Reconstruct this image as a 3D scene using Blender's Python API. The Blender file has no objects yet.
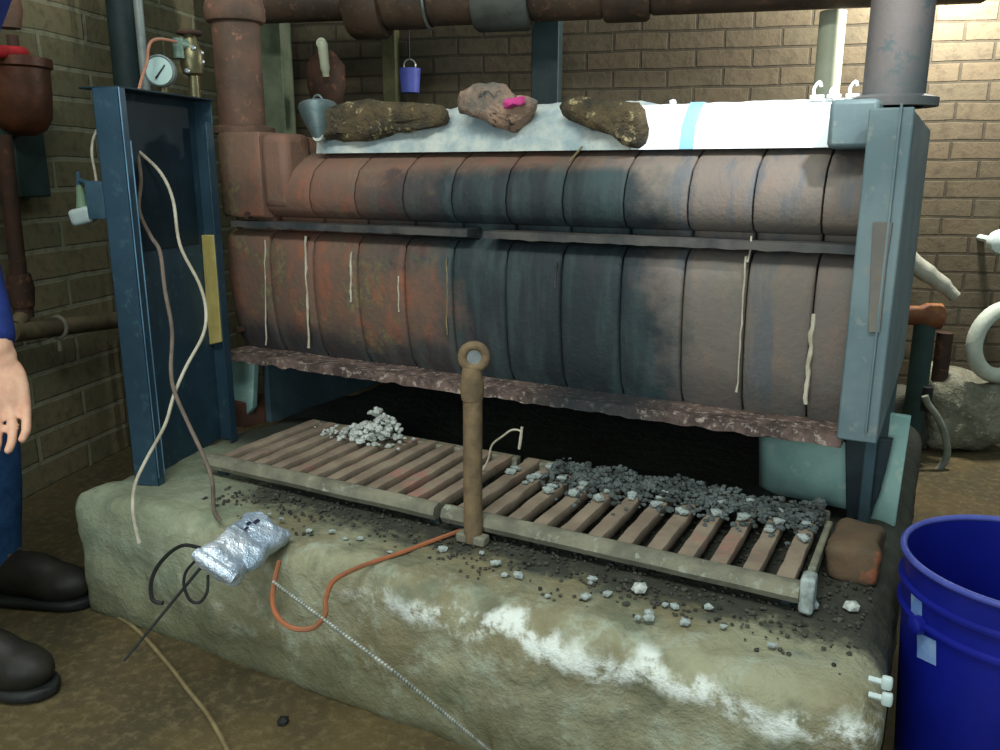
import bpy, bmesh, math, random
from mathutils import Vector, Matrix, noise
random.seed(7)
COL = bpy.context.scene.collection
# ---------------------------------------------------------------- camera geometry (metres; z up; boiler face along X)
FPX = 833.0; PIT = math.radians(13.8); YAW = math.radians(28.3); CAM = Vector((1.602, -1.041, .95))
R_ = Vector((math.cos(YAW), math.sin(YAW), 0)); H_ = Vector((-math.sin(YAW), math.cos(YAW), 0))
F_ = H_*math.cos(PIT) - Vector((0, 0, math.sin(PIT))); U_ = H_*math.sin(PIT) + Vector((0, 0, math.cos(PIT)))
def ray(x, y): return F_ + R_*((x-500)/FPX) - U_*((y-375)/FPX)
def un(x, y, ax, v):
    r = ray(x, y); return CAM + r*((v-CAM[ax])/r[ax])
def dp(x, y, d): return CAM + ray(x, y)*d
WO = Vector((-1.124, 1.626, 0)); WD = Vector((.960, .2805, 0)).normalized(); WN = Vector((.2805, -.960, 0)).normalized()  # back wall corner, direction, inward normal
def unb(x, y, off):            # point on the plane parallel to the back wall, off metres in front of it
    r = ray(x, y); o = WO + WN*off; return CAM + r*((o-CAM).dot(WN)/r.dot(WN))
def unl(x, y, off):            # the same for the left wall
    r = ray(x, y); o = WO + WD*off; return CAM + r*((o-CAM).dot(WD)/r.dot(WD))

# ---------------------------------------------------------------- materials
MATS = {}
def L(c): return tuple(((v/255)/12.92 if v/255 <= .04045 else ((v/255+.055)/1.055)**2.4) for v in c[:3]) + (1,)
class NT:
    def __init__(s, name, rough=.8, metal=0., spec=.3):
        s.m = bpy.data.materials.new(name); s.m.use_nodes = True; s.t = s.m.node_tree; s.n = s.t.nodes; s.l = s.t.links
        s.b = s.n['Principled BSDF']; s.b.inputs['Roughness'].default_value = rough; s.b.inputs['Metallic'].default_value = metal
        s.b.inputs['Specular IOR Level'].default_value = spec
        tc = s.n.new('ShaderNodeTexCoord'); s.co = tc.outputs['Object']
        sp = s.n.new('ShaderNodeSeparateXYZ'); s.l.new(s.co, sp.inputs[0]); s.X, s.Y, s.Z = sp.outputs
    def put(s, sock, v):
        if hasattr(v, 'default_value') or isinstance(v, bpy.types.NodeSocket): s.l.new(v, sock)
        else: sock.default_value = v
    def math(s, op, a, b=0., clamp=False):
        n = s.n.new('ShaderNodeMath'); n.operation = op; n.use_clamp = clamp; s.put(n.inputs[0], a); s.put(n.inputs[1], b); return n.outputs[0]
    def noise(s, sc, det=4, rough=.6, co=None, dist=0):
        n = s.n.new('ShaderNodeTexNoise'); n.inputs['Scale'].default_value = sc; n.inputs['Detail'].default_value = det
        n.inputs['Roughness'].default_value = rough; n.inputs['Distortion'].default_value = dist; s.l.new(co or s.co, n.inputs['Vector']); return n.outputs['Fac']
    def map(s, scale=(1, 1, 1), rot=(0, 0, 0), loc=(0, 0, 0)):
        n = s.n.new('ShaderNodeMapping'); n.inputs['Scale'].default_value = scale; n.inputs['Rotation'].default_value = rot
        n.inputs['Location'].default_value = loc; s.l.new(s.co, n.inputs['Vector']); return n.outputs[0]
    def step(s, v, a, b):       # smooth 0..1 as v goes a -> b
        n = s.n.new('ShaderNodeMapRange'); n.interpolation_type = 'SMOOTHSTEP'; s.put(n.inputs[0], v); n.inputs[1].default_value = a; n.inputs[2].default_value = b
        return n.outputs[0]
    def mix(s, f, a, b):
        n = s.n.new('ShaderNodeMix'); n.data_type = 'RGBA'; s.put(n.inputs[0], f)
        for i, v in ((6, a), (7, b)):
            if isinstance(v, tuple): n.inputs[i].default_value = L(v)
            else: s.l.new(v, n.inputs[i])
        return n.outputs[2]
    def bump(s, h, st=.5, d=.01):
        n = s.n.new('ShaderNodeBump'); n.inputs['Strength'].default_value = st; n.inputs['Distance'].default_value = d
        s.l.new(h, n.inputs['Height']); s.l.new(n.outputs[0], s.b.inputs['Normal'])
    def col(s, c):
        if isinstance(c, tuple): s.b.inputs['Base Color'].default_value = L(c)
        else: s.l.new(c, s.b.inputs['Base Color'])
def mottle(name, c1, c2, sc=12, rough=.8, metal=0., bump=.4, bd=.004, lo=.35, hi=.65, c3=None, sc3=30, spec=.3):
    if name in MATS: return MATS[name]
    t = NT(name, rough, metal, spec); nz = t.noise(sc, 5, .65)
    c = t.mix(t.step(nz, lo, hi), c1, c2)
    if c3: c = t.mix(t.step(t.noise(sc3, 4, .7), .56, .68), c, c3)
    t.col(c)
    if bump: t.bump(t.noise(sc*4, 4, .7), bump, bd)
    MATS[name] = t.m; return t.m

def m_cast():       # rusted cast iron, sooted where the smoke came out
    t = NT('rusted_cast_iron', .7, .0, .3)
    n1 = t.noise(7, 5, .7); n2 = t.noise(22, 5, .7, t.map((1, 1, .5))); n3 = t.noise(60, 3, .7)
    st = t.noise(9, 4, .6, t.map((2.2, 1, .35), loc=(1, 0, 4)))
    c = t.mix(t.step(n1, .35, .65), (116, 84, 70), (94, 80, 68))
    c = t.mix(t.math('MULTIPLY', t.step(n2, .5, .66), .8), c, (136, 84, 62))
    c = t.mix(t.math('MULTIPLY', t.math('MULTIPLY', t.step(n1, .52, .62), t.step(n3, .42, .62)), .8), c, (120, 108, 74))
    up = t.step(t.math('ADD', t.Z, t.math('MULTIPLY', n1, .05)), .93, .99)
    c = t.mix(t.math('MULTIPLY', up, .5), c, (134, 104, 88))
    g = t.step(t.math('ADD', t.X, t.math('MULTIPLY', n1, .3)), 1.0, 1.3)          # greyer to the right
    c = t.mix(t.math('MULTIPLY', g, .82), c, t.mix(n2, (98, 97, 96), (120, 110, 98)))
    c = t.mix(t.math('MULTIPLY', t.math('MULTIPLY', g, t.step(st, .5, .62)), .6), c, (80, 88, 96))
    wob = t.math('MULTIPLY', t.math('SUBTRACT', t.noise(4.5, 5, .65), .5), .7)
    dx = t.math('ABSOLUTE', t.math('SUBTRACT', t.math('ADD', t.X, wob), t.math('ADD', .86, t.math('MULTIPLY', t.math('SUBTRACT', .8, t.Z), .3))))
    s1 = t.math('SUBTRACT', 1, t.step(dx, .17, .40))
    topf = t.math('SUBTRACT', 1, t.step(t.math('ADD', t.Z, t.math('MULTIPLY', wob, .12)), .935, .975))
    s1 = t.math('MULTIPLY', s1, t.math('MAXIMUM', topf, .25))
    zz = t.math('ADD', t.Z, t.math('MULTIPLY', t.math('SUBTRACT', n1, .5), .25))
    s2 = t.math('SUBTRACT', 1, t.step(zz, .53, .62))                       # sooty foot of the face
    s2 = t.math('MULTIPLY', s2, t.math('MAXIMUM', t.math('SUBTRACT', 1, t.step(t.X, 1.05, 1.3)), .35))
    s3 = t.math('MULTIPLY', t.step(zz, .70, .83), t.math('SUBTRACT', 1, t.step(zz, .90, .94)))   # band under the drum
    s3 = t.math('MULTIPLY', s3, t.math('SUBTRACT', 1, t.step(t.X, 1.0, 1.2)))
    s3 = t.math('MULTIPLY', s3, t.step(t.X, .3, .55))
    s = t.math('MAXIMUM', t.math('MAXIMUM', s1, t.math('MULTIPLY', s2, .85)), t.math('MULTIPLY', s3, .85))
    soot = t.mix(t.step(st, .4, .65), (28, 42, 48), (48, 66, 68))  # soot, its tone raised so the colour stands in for haze
    c = t.mix(t.math('MULTIPLY', s, .93), c, soot)
    t.col(c); t.bump(t.math('ADD', n2, t.math('MULTIPLY', n3, .6)), .6, .005); return t.m
def m_brick(name, ba, bb, mo, w=.215, h=.068, ax='X', mort=.009, wash=None, bump=.6):
    t = NT(name, .9)
    br = t.n.new('ShaderNodeTexBrick'); br.inputs['Scale'].default_value = 1
    br.inputs['Brick Width'].default_value = w; br.inputs['Row Height'].default_value = h; br.inputs['Mortar Size'].default_value = mort
    br.inputs['Mortar Smooth'].default_value = .4; br.inputs['Bias'].default_value = -.1
    br.inputs['Color1'].default_value = L(ba); br.inputs['Color2'].default_value = L(bb); br.inputs['Mortar'].default_value = L(mo)
    wv = t.n.new('ShaderNodeTexNoise'); wv.inputs['Scale'].default_value = 5; t.l.new(t.co, wv.inputs['Vector'])
    ad = t.n.new('ShaderNodeVectorMath'); ad.operation = 'MULTIPLY_ADD'; t.l.new(wv.outputs['Color'], ad.inputs[0]); ad.inputs[1].default_value = (.012, .012, .012)
    cx = t.n.new('ShaderNodeCombineXYZ'); t.l.new(t.X if ax == 'X' else t.Y, cx.inputs[0]); t.l.new(t.Z, cx.inputs[1]); t.l.new(cx.outputs[0], ad.inputs[2]); t.l.new(ad.outputs[0], br.inputs['Vector'])
    n1 = t.noise(5, 5, .7); n2 = t.noise(28, 4, .7)
    c = t.mix(t.math('MULTIPLY', t.step(n2, .45, .7), .5), br.outputs['Color'], tuple(int(v*.62) for v in ba))
    c = t.mix(t.math('MULTIPLY', t.step(n1, .5, .68), .5), c, wash or mo)
    t.col(c); t.bump(t.math('SUBTRACT', t.math('MULTIPLY', n2, .5), br.outputs['Fac']), bump, .012); return t.m
def m_pad():
    t = NT('stained_concrete', .88)
    n1 = t.noise(4, 5, .65); n2 = t.noise(14, 6, .7); n3 = t.noise(45, 4, .7)
    c = t.mix(t.step(n1, .38, .64), (152, 150, 122), (124, 116, 88))
    c = t.mix(t.math('MULTIPLY', t.step(n2, .48, .68), .8), c, (164, 170, 150))
    c = t.mix(t.math('MULTIPLY', t.step(t.noise(9, 4, .6, t.map(loc=(3, 1, 2))), .52, .66), .7), c, (100, 104, 84))
    # greenish old paint on the left half
    c = t.mix(t.math('MULTIPLY', t.math('SUBTRACT', 1, t.step(t.math('ADD', t.X, n2), .7, 1.1)), .5), c, (128, 142, 120))
    # brown damp towards the floor
    c = t.mix(t.math('MULTIPLY', t.math('SUBTRACT', 1, t.step(t.math('ADD', t.Z, t.math('MULTIPLY', n2, .16)), .12, .24)), .7), c, (92, 90, 62))
    # white salt crust
    cr = t.math('MULTIPLY', t.math('SUBTRACT', 1, t.step(t.math('ABSOLUTE', t.math('SUBTRACT', t.math('ADD', t.Z, t.math('MULTIPLY', t.noise(6, 5, .6, t.map((1, 1, 0), loc=(7, 2, 0))), .16)), .315)), .006, .03)), t.step(n2, .42, .56))
    cr = t.math('MULTIPLY', t.math('MULTIPLY', cr, t.math('SUBTRACT', 1, t.step(t.Y, .02, .05))), t.step(t.X, .62, .95))
    c = t.mix(cr, c, (222, 226, 216))
    # soot and ash spilled on the top
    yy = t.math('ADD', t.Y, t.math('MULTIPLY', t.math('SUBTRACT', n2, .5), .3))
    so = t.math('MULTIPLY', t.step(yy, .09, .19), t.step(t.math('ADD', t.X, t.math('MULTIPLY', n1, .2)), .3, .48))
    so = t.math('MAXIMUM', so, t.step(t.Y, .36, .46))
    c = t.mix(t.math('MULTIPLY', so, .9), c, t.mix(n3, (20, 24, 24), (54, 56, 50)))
    t.col(c); t.bump(t.math('ADD', n2, t.math('MULTIPLY', n3, .5)), .8, .012); return t.m
def m_floor():
    t = NT('damp_earth_brown_floor', .8); n1 = t.noise(3, 6, .65); n2 = t.noise(40, 5, .75)
    c = t.mix(t.step(n1, .35, .65), (94, 80, 50), (72, 64, 44)); c = t.mix(t.math('MULTIPLY', t.step(n2, .45, .7), .6), c, (122, 108, 76))
    t.col(c); t.bump(n2, .5, .006); return t.m
M = dict(
 haze_panel=mottle('hazed_soot_panel', (70, 92, 98), (54, 72, 78), 6, .9, 0, .4),  # sooty pit panels, colour lightened to stand in for haze
 cast=m_cast(), pad=m_pad(), floor=m_floor(),
 brick_l=m_brick('olive_brick', (108, 102, 76), (120, 110, 82), (132, 130, 106), w=.42, h=.09, ax='Y', mort=.009, wash=(102, 106, 82)),
 brick_b=m_brick('brown_brick', (84, 76, 60), (92, 80, 62), (64, 58, 46), w=.2, h=.066, mort=.006, wash=(88, 82, 62)),
 iron=mottle('dark_sooty_iron', (34, 46, 52), (50, 62, 64), 10, .75, .0, .5),
 grate=mottle('ashy_grate_iron', (132, 128, 108), (104, 102, 88), 14, .8, 0, .5, .004, c3=(146, 148, 132)),
 bar=mottle('grate_bar_iron', (152, 136, 116), (128, 112, 96), 9, .8, 0, .4, .004, c3=(160, 118, 104), sc3=8),
 rust=mottle('rust_pipe', (108, 80, 66), (84, 68, 56), 9, .7, .05, .4, c3=(140, 98, 78)),
 rust2=mottle('dark_rust', (78, 54, 42), (58, 44, 36), 9, .75, .1, .5, c3=(104, 68, 50)),
 header=mottle('brown_header_pipe', (86, 70, 56), (64, 54, 44), 7, .6, .05, .3, c3=(112, 82, 66)),
 collar=mottle('grey_band', (92, 94, 88), (72, 74, 68), 10, .7, .1, .3),
 blue=mottle('blue_sheet_metal', (52, 76, 90), (42, 64, 78), 5, .45, .2, .15, .002, c3=(62, 88, 98)),
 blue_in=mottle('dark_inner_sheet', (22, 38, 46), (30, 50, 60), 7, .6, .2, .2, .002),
 blue_hi=mottle('pale_blue_edge', (104, 142, 166), (80, 116, 140), 12, .4, .3, 0),
 jacket=mottle('grey_teal_jacket', (112, 128, 130), (94, 112, 116), 6, .55, .15, .2, .002, c3=(122, 130, 124)),
 teal=mottle('pale_teal_plate', (150, 184, 174), (128, 164, 158), 6, .6, .0, .2, .002, c3=(168, 190, 174)),
 white=mottle('white_plaster_insulation', (190, 194, 184), (142, 158, 162), 12, .95, 0, .7, .006),
 board=mottle('clean_white_board', (244, 246, 246), (230, 236, 238), 8, .9, 0, .2, .003),
 tape=mottle('pale_blue_tape', (150, 196, 214), (130, 180, 204), 12, .6, 0, .1),
 scrap=mottle('torn_brown_insulation', (98, 84, 60), (62, 58, 48), 22, .95, 0, 1., .012, c3=(176, 160, 120)),
 rag=mottle('grey_brown_rag', (104, 98, 90), (160, 130, 108), 14, .95, 0, .9, .008, c3=(60, 62, 60)),
 pink=mottle('magenta_cloth', (196, 70, 132), (170, 50, 110), 20, .9, 0, .3),
 tin=mottle('dull_galvanised_tin', (122, 136, 134), (90, 106, 106), 14, .45, .5, .2),
 yellow=mottle('old_yellow_wood', (188, 170, 104), (166, 148, 84), 14, .8, 0, .3),
 brickred=mottle('loose_firebrick', (104, 84, 64), (84, 72, 56), 12, .9, 0, .6, c3=(150, 92, 64), sc3=9),
 ash=mottle('white_ash', (206, 210, 202), (160, 164, 156), 40, .95, 0, .8, .004),
 chip=mottle('pale_scale_chip', (170, 180, 176), (128, 134, 128), 40, .8, 0, .4),
 dirt=mottle('black_scale_crumbs', (46, 46, 42), (84, 82, 72), 60, .95, 0, .5),
 cord=mottle('dirty_white_cord', (196, 188, 168), (160, 150, 128), 16, .6, 0, 0),
 grub=mottle('grubby_brown_cord', (120, 104, 92), (92, 82, 72), 16, .6, 0, 0),
 tan=mottle('tan_cord', (140, 124, 88), (116, 102, 72), 16, .7, 0, 0),
 orange=mottle('orange_rubber', (166, 100, 66), (140, 92, 64), 14, .7, 0, 0),
 black=mottle('black_rubber', (26, 28, 28), (38, 40, 38), 14, .6, 0, .1),
 bead=mottle('pale_bead_metal', (170, 172, 160), (130, 132, 122), 30, .5, .3, 0),
 foil=mottle('crinkled_foil', (232, 238, 244), (176, 194, 212), 11, .36, .5, .9, .010),
 foilprint=mottle('dark_foil_print', (36, 42, 60), (60, 66, 84), 30, .4, .2, .3),
 bucket=mottle('blue_plastic', (16, 26, 128), (10, 20, 110), 4, .4, 0, 0, spec=.4),
 bucketrim=mottle('lighter_blue_rim', (84, 94, 168), (62, 72, 150), 12, .4, 0, 0),
 lab=mottle('faded_label', (104, 138, 196), (140, 168, 206), 14, .6, 0, 0),
 steel=mottle('bright_steel', (190, 196, 196), (150, 156, 156), 10, .3, .8, 0),
 brass=mottle('tarnished_brass', (128, 120, 88), (92, 88, 66), 14, .4, .7, .2),
 dial=mottle('gauge_dial', (176, 200, 192), (156, 184, 178), 5, .3, 0, 0),
 copper=mottle('copper_tube', (206, 150, 124), (180, 120, 96), 10, .35, .6, 0),
 dpipe=mottle('dark_green_painted_pipe', (38, 56, 56), (28, 44, 46), 8, .6, 0, .2),
 post=mottle('grey_green_block', (110, 118, 96), (88, 98, 78), 9, .9, 0, .5),
 pvc=mottle('cream_pvc', (202, 204, 178), (184, 188, 160), 6, .5, 0, 0),
 conduit=mottle('pale_conduit', (150, 160, 156), (120, 130, 128), 8, .5, .2, 0),
 red=mottle('red_painted_handle', (186, 46, 50), (150, 30, 38), 14, .5, 0, .2),
 tealbox=mottle('dull_green_box', (46, 66, 62), (36, 54, 50), 8, .7, 0, .2),
 plugm=mottle('white_plastic', (200, 212, 208), (180, 196, 192), 10, .5, 0, 0),
 violet=mottle('blue_violet_plastic', (74, 84, 160), (60, 68, 138), 10, .5, 0, 0),
 stone=mottle('rough_pale_render', (140, 138, 120), (104, 104, 86), 9, .95, 0, 1., .015, c3=(166, 162, 140)),
 skin=mottle('skin', (208, 164, 136), (196, 146, 120), 30, .55, 0, .2, .001),
 denim=mottle('blue_denim', (34, 68, 112), (48, 86, 130), 26, .9, 0, .4, .002),
 shirt=mottle('royal_blue_cotton', (32, 52, 118), (24, 40, 98), 10, .85, 0, .3, .003),
 boot=mottle('dark_leather', (30, 28, 24), (42, 38, 30), 14, .55, 0, .3, .002),
 hair=mottle('brown_hair', (60, 44, 32), (44, 32, 24), 50, .7, 0, .6),
)

# ---------------------------------------------------------------- mesh helpers
def bmnew(): return bmesh.new()
def nz(p, s=1.): return noise.noise(Vector(p)*s)
def tube(bm, pts, r, seg=10, cap=True):
    pts = [Vector(p) for p in pts]; rr = r if isinstance(r, (list, tuple)) else [r]*len(pts)
    up = None; rings = []
    for i, p in enumerate(pts):
        d = (pts[min(i+1, len(pts)-1)] - pts[max(i-1, 0)]); d = d.normalized() if d.length > 1e-9 else Vector((0, 0, 1))
        if up is None:
            up = Vector((0, 0, 1)) if abs(d.z) < .9 else Vector((1, 0, 0))
        up = (up - d*up.dot(d)).normalized(); s = d.cross(up)
        rings.append([bm.verts.new(p + (up*math.cos(a) + s*math.sin(a))*rr[i]) for a in [2*math.pi*k/seg for k in range(seg)]])
    for a, b in zip(rings, rings[1:]):
        for k in range(seg): bm.faces.new((a[k], a[(k+1) % seg], b[(k+1) % seg], b[k]))
    if cap: bm.faces.new(rings[0][::-1]); bm.faces.new(rings[-1])
def spline(pts, n=6):
    pts = [Vector(p) for p in pts]; out = []
    for i in range(len(pts)-1):
        p0 = pts[max(i-1, 0)]; p1 = pts[i]; p2 = pts[i+1]; p3 = pts[min(i+2, len(pts)-1)]
        for k in range(n):
            t = k/n; out.append(.5*((2*p1) + (p2-p0)*t + (2*p0-5*p1+4*p2-p3)*t*t + (3*p1-p0-3*p2+p3)*t**3))
    out.append(pts[-1]); return out
def lathe(bm, prof, o=(0, 0, 0), axis=(0, 0, 1), seg=32):
    o = Vector(o); ax = Vector(axis).normalized(); u = ax.orthogonal().normalized(); v = ax.cross(u); rings = []
    for r, h in prof:
        if r < 1e-6: rings.append([bm.verts.new(o+ax*h)])
        else: rings.append([bm.verts.new(o+ax*h+(u*math.cos(2*math.pi*k/seg)+v*math.sin(2*math.pi*k/seg))*r) for k in range(seg)])
    for a, b in zip(rings, rings[1:]):
        for k in range(seg):
            q = [a[0] if len(a) == 1 else a[k], a[0] if len(a) == 1 else a[(k+1) % seg], b[0] if len(b) == 1 else b[(k+1) % seg], b[0] if len(b) == 1 else b[k]]
            q2 = []; [q2.append(w) for w in q if w not in q2]
            if len(q2) > 2: bm.faces.new(q2)
def box(bm, lo, hi, mat=None):
    vs = [Vector((x, y, z)) for x in (lo[0], hi[0]) for y in (lo[1], hi[1]) for z in (lo[2], hi[2])]
    if mat: vs = [mat @ v for v in vs]
    v = [bm.verts.new(p) for p in vs]
    for f in ((0, 1, 3, 2), (4, 6, 7, 5), (0, 4, 5, 1), (2, 3, 7, 6), (0, 2, 6, 4), (1, 5, 7, 3)): bm.faces.new([v[i] for i in f])
def rbox(bm, size, r, n=(8, 8, 8), mat=None, amp=0, fr=8., seed=0):     # rounded box centred at origin, optional lumpiness
    tb = bmesh.new(); sx, sy, sz = [s/2 for s in size]; seen = {}
    def V(i, j, k):
        if (i, j, k) in seen: return seen[(i, j, k)]
        p = Vector((-sx+2*sx*i/n[0], -sy+2*sy*j/n[1], -sz+2*sz*k/n[2]))
        q = Vector((max(-sx+r, min(sx-r, p.x)), max(-sy+r, min(sy-r, p.y)), max(-sz+r, min(sz-r, p.z))))
        d = p-q
        if d.length > 1e-9: p = q + d.normalized()*r
        if amp:
            w = Vector((noise.noise(p*fr+Vector((seed, 0, 0))), noise.noise(p*fr+Vector((0, seed+9, 0))), noise.noise(p*fr+Vector((5, 0, seed)))))
            w += .5*Vector((noise.noise(p*fr*2.7+Vector((seed, 0, 3))), noise.noise(p*fr*2.7+Vector((4, seed, 0))), noise.noise(p*fr*2.7+Vector((0, 2, seed)))))
            p = p + w*amp
        v = tb.verts.new(p); seen[(i, j, k)] = v; return v
    a, b, c = n
    for i in range(a):
        for j in range(b):
            for k, fl in ((0, 1), (c, 0)):
                f = [V(i, j, k), V(i+1, j, k), V(i+1, j+1, k), V(i, j+1, k)]; tb.faces.new(f[::-1] if fl else f)
    for i in range(a):
        for k in range(c):
            for j, fl in ((0, 0), (b, 1)):
                f = [V(i, j, k), V(i+1, j, k), V(i+1, j, k+1), V(i, j, k+1)]; tb.faces.new(f[::-1] if fl else f)
    for j in range(b):
        for k in range(c):
            for i, fl in ((0, 1), (a, 0)):
                f = [V(i, j, k), V(i, j+1, k), V(i, j+1, k+1), V(i, j, k+1)]; tb.faces.new(f[::-1] if fl else f)
    if mat: tb.transform(mat)
    me = bpy.data.meshes.new('t'); tb.to_mesh(me); tb.free(); bm.from_mesh(me); bpy.data.meshes.remove(me)
def prism(bm, poly, d):      # poly: list of 3D points, extruded by vector d
    a = [bm.verts.new(Vector(p)) for p in poly]; b = [bm.verts.new(Vector(p)+Vector(d)) for p in poly]; n = len(poly)
    bm.faces.new(a[::-1]); bm.faces.new(b)
    for i in range(n): bm.faces.new((a[i], a[(i+1) % n], b[(i+1) % n], b[i]))
def torus(bm, o, axis, R, r, seg=28, s2=10, a0=0, a1=2*math.pi):
    ax = Vector(axis).normalized(); u = ax.orthogonal().normalized(); v = ax.cross(u); full = abs(a1-a0-2*math.pi) < 1e-6
    n = seg if full else seg+1; rings = []
    for k in range(n):
        a = a0+(a1-a0)*k/seg; d = u*math.cos(a)+v*math.sin(a)
        rings.append([bm.verts.new(Vector(o)+d*(R+r*math.cos(b))+ax*r*math.sin(b)) for b in [2*math.pi*j/s2 for j in range(s2)]])
    for k in range(n if full else n-1):
        a, b = rings[k], rings[(k+1) % n]
        for j in range(s2): bm.faces.new((a[j], b[j], b[(j+1) % s2], a[(j+1) % s2]))
    if not full: bm.faces.new(rings[0]); bm.faces.new(rings[-1][::-1])
def obj(name, bm, m, parent=None, smooth=True, bevel=0, seg=2, angle=40):
    bmesh.ops.recalc_face_normals(bm, faces=bm.faces[:])
    me = bpy.data.meshes.new(name); bm.to_mesh(me); bm.free(); o = bpy.data.objects.new(name, me); COL.objects.link(o)
    me.materials.append(M[m] if isinstance(m, str) else m)
    if smooth:
        for p in me.polygons: p.use_smooth = True
        me.set_sharp_from_angle(angle=math.radians(angle))
    if bevel:
        b = o.modifiers.new('b', 'BEVEL'); b.width = bevel; b.segments = seg; b.limit_method = 'ANGLE'; b.angle_limit = math.radians(40)
    if parent: o.parent = parent; o.matrix_parent_inverse = Matrix.Translation(-parent_loc(parent))
    return o
def parent_loc(p):
    v = Vector(p.location)
    return v
def thing(name, label, cat, loc, group=None):
    o = bpy.data.objects.new(name, None); COL.objects.link(o); o.location = loc; o.empty_display_size = .05; o['label'] = label; o['category'] = cat
    if group: o['group'] = group
    return o
def tag(o, label, cat, group=None, kind=None):
    o['label'] = label; o['category'] = cat
    if group: o['group'] = group
    if kind: o['kind'] = kind
    return o
def struct(o): o['kind'] = 'structure'; return o
def rebase(o, loc):           # move a single-mesh thing's origin to its base without moving it
    loc = Vector(loc); o.data.transform(Matrix.Translation(-loc)); o.location = loc; return o
def RZ(a, loc=(0, 0, 0)): return Matrix.Translation(Vector(loc)) @ Matrix.Rotation(a, 4, 'Z')
def frame(loc, x, z=(0, 0, 1)):
    x = Vector(x).normalized(); z = Vector(z); y = z.cross(x).normalized(); z = x.cross(y)
    return Matrix.Translation(Vector(loc)) @ Matrix((x, y, z)).transposed().to_4x4()
WA = math.atan2(WD.y, WD.x)

# ---------------------------------------------------------------- setting
b = bmnew(); box(b, (-4, -3, -.05), (4.5, 4.5, 0)); struct(obj('floor', b, 'floor', smooth=False))
b = bmnew(); box(b, (-.2, 0, 0), (4.2, .2, 2.6)); o = struct(obj('wall_back', b, 'brick_b', smooth=False)); o.location = WO; o.rotation_euler.z = WA
b = bmnew(); box(b, (-.2, -4.2, 0), (0, 0, 2.6)); o = struct(obj('wall_left', b, 'brick_l', smooth=False)); o.location = WO; o.rotation_euler.z = WA

# concrete pad
PX0, PX1, PY1, PZ = -.03, 1.59, 1.45, .28
b = bmnew(); rbox(b, (PX1-PX0, PY1, PZ+.03), .055, (110, 90, 22), Matrix.Translation(((PX0+PX1)/2, PY1/2, (PZ-.03)/2)))
for v in b.verts:
    p = v.co; e = min(1, max(0, 1-(p.y)/.16)) if p.z > .05 else .4; e = max(e, 1-min(1, (p.x-PX0)/.12))
    w = noise.noise(p*5)*.018*e + noise.noise(p*14)*.008*(.35+e) + noise.noise(p*40)*.003
    inward = Vector((0, 0, 0))
    if p.y < .05: inward.y = -1
    if p.z > .2: inward.z = 1
    if p.x < .03: inward.x = -1
    if p.x > PX1-.04: inward.x = 1
    if p.z < .2 or True: v.co = p + inward*w
pad = obj('concrete_plinth', b, 'pad', angle=80); tag(pad, 'long stained concrete plinth with crumbling front edge under the boiler', 'plinth')

# ---------------------------------------------------------------- boiler
boiler = thing('boiler', 'long rusted cast iron sectional boiler blackened by soot at its middle', 'boiler', (.76, .85, PZ))
XS = [-.015, .125, .262, .394, .526, .652, .783, .91, 1.038, 1.163, 1.281, 1.398, 1.47]
prof = [(1.22, .985), (.80, 1.0), (.66, 1.0), (.60, .992), (.56, .975), (.525, .95), (.508, .92), (.502, .89), (.508, .862), (.525, .845), (.55, .838), (.553, .806),
        (.53, .80), (.512, .785), (.502, .75), (.5, .70), (.502, .64), (.51, .58), (.522, .53), (.54, .505), (.545, .49), (1.22, .49)]
prof0 = [(1.22, .985), (.60, 1.04), (.50, 1.04), (.495, 1.03), (.495, .845), (.50, .838), (.535, .836), (.535, .806), (.52, .80), (.505, .79), (.5, .75), (.5, .70), (.502, .64), (.51, .58), (.522, .53), (.54, .505), (.545, .49), (1.22, .49)]
def section(x0, x1, pf, nm='boiler_section'):
    b = bmnew(); rings = []; g = .0014
    xs = [(x0+g, .018), (x0+g+.0005, .006), (x0+.006, .002), (x0+.018, .0008), ((x0+x1)/2, 0), (x1-.018, .0008), (x1-.006, .002), (x1-g-.0005, .006), (x1-g, .018)]
    for x, ins in xs:
        rings.append([b.verts.new((x, y+(ins*(.45 if z > .84 else .8) if y < 1.2 else 0), z-(ins*.4 if z > .97 else 0))) for y, z in pf])
    n = len(pf)
    for a, c in zip(rings, rings[1:]):
        for k in range(n): b.faces.new((a[k], a[(k+1) % n], c[(k+1) % n], c[k]))
    b.faces.new(rings[0]); b.faces.new(rings[-1][::-1])
    return obj(nm, b, 'cast', boiler, angle=50)
for i in range(len(XS)-1): section(XS[i], XS[i+1], prof0 if i == 0 else prof)
# flat header shoulder, merging into the first drum
b = bmnew(); box(b, (.118, .50, .86), (.20, .60, 1.035)); o = obj('shoulder_block', b, 'cast', boiler, bevel=.02, seg=3)
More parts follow.
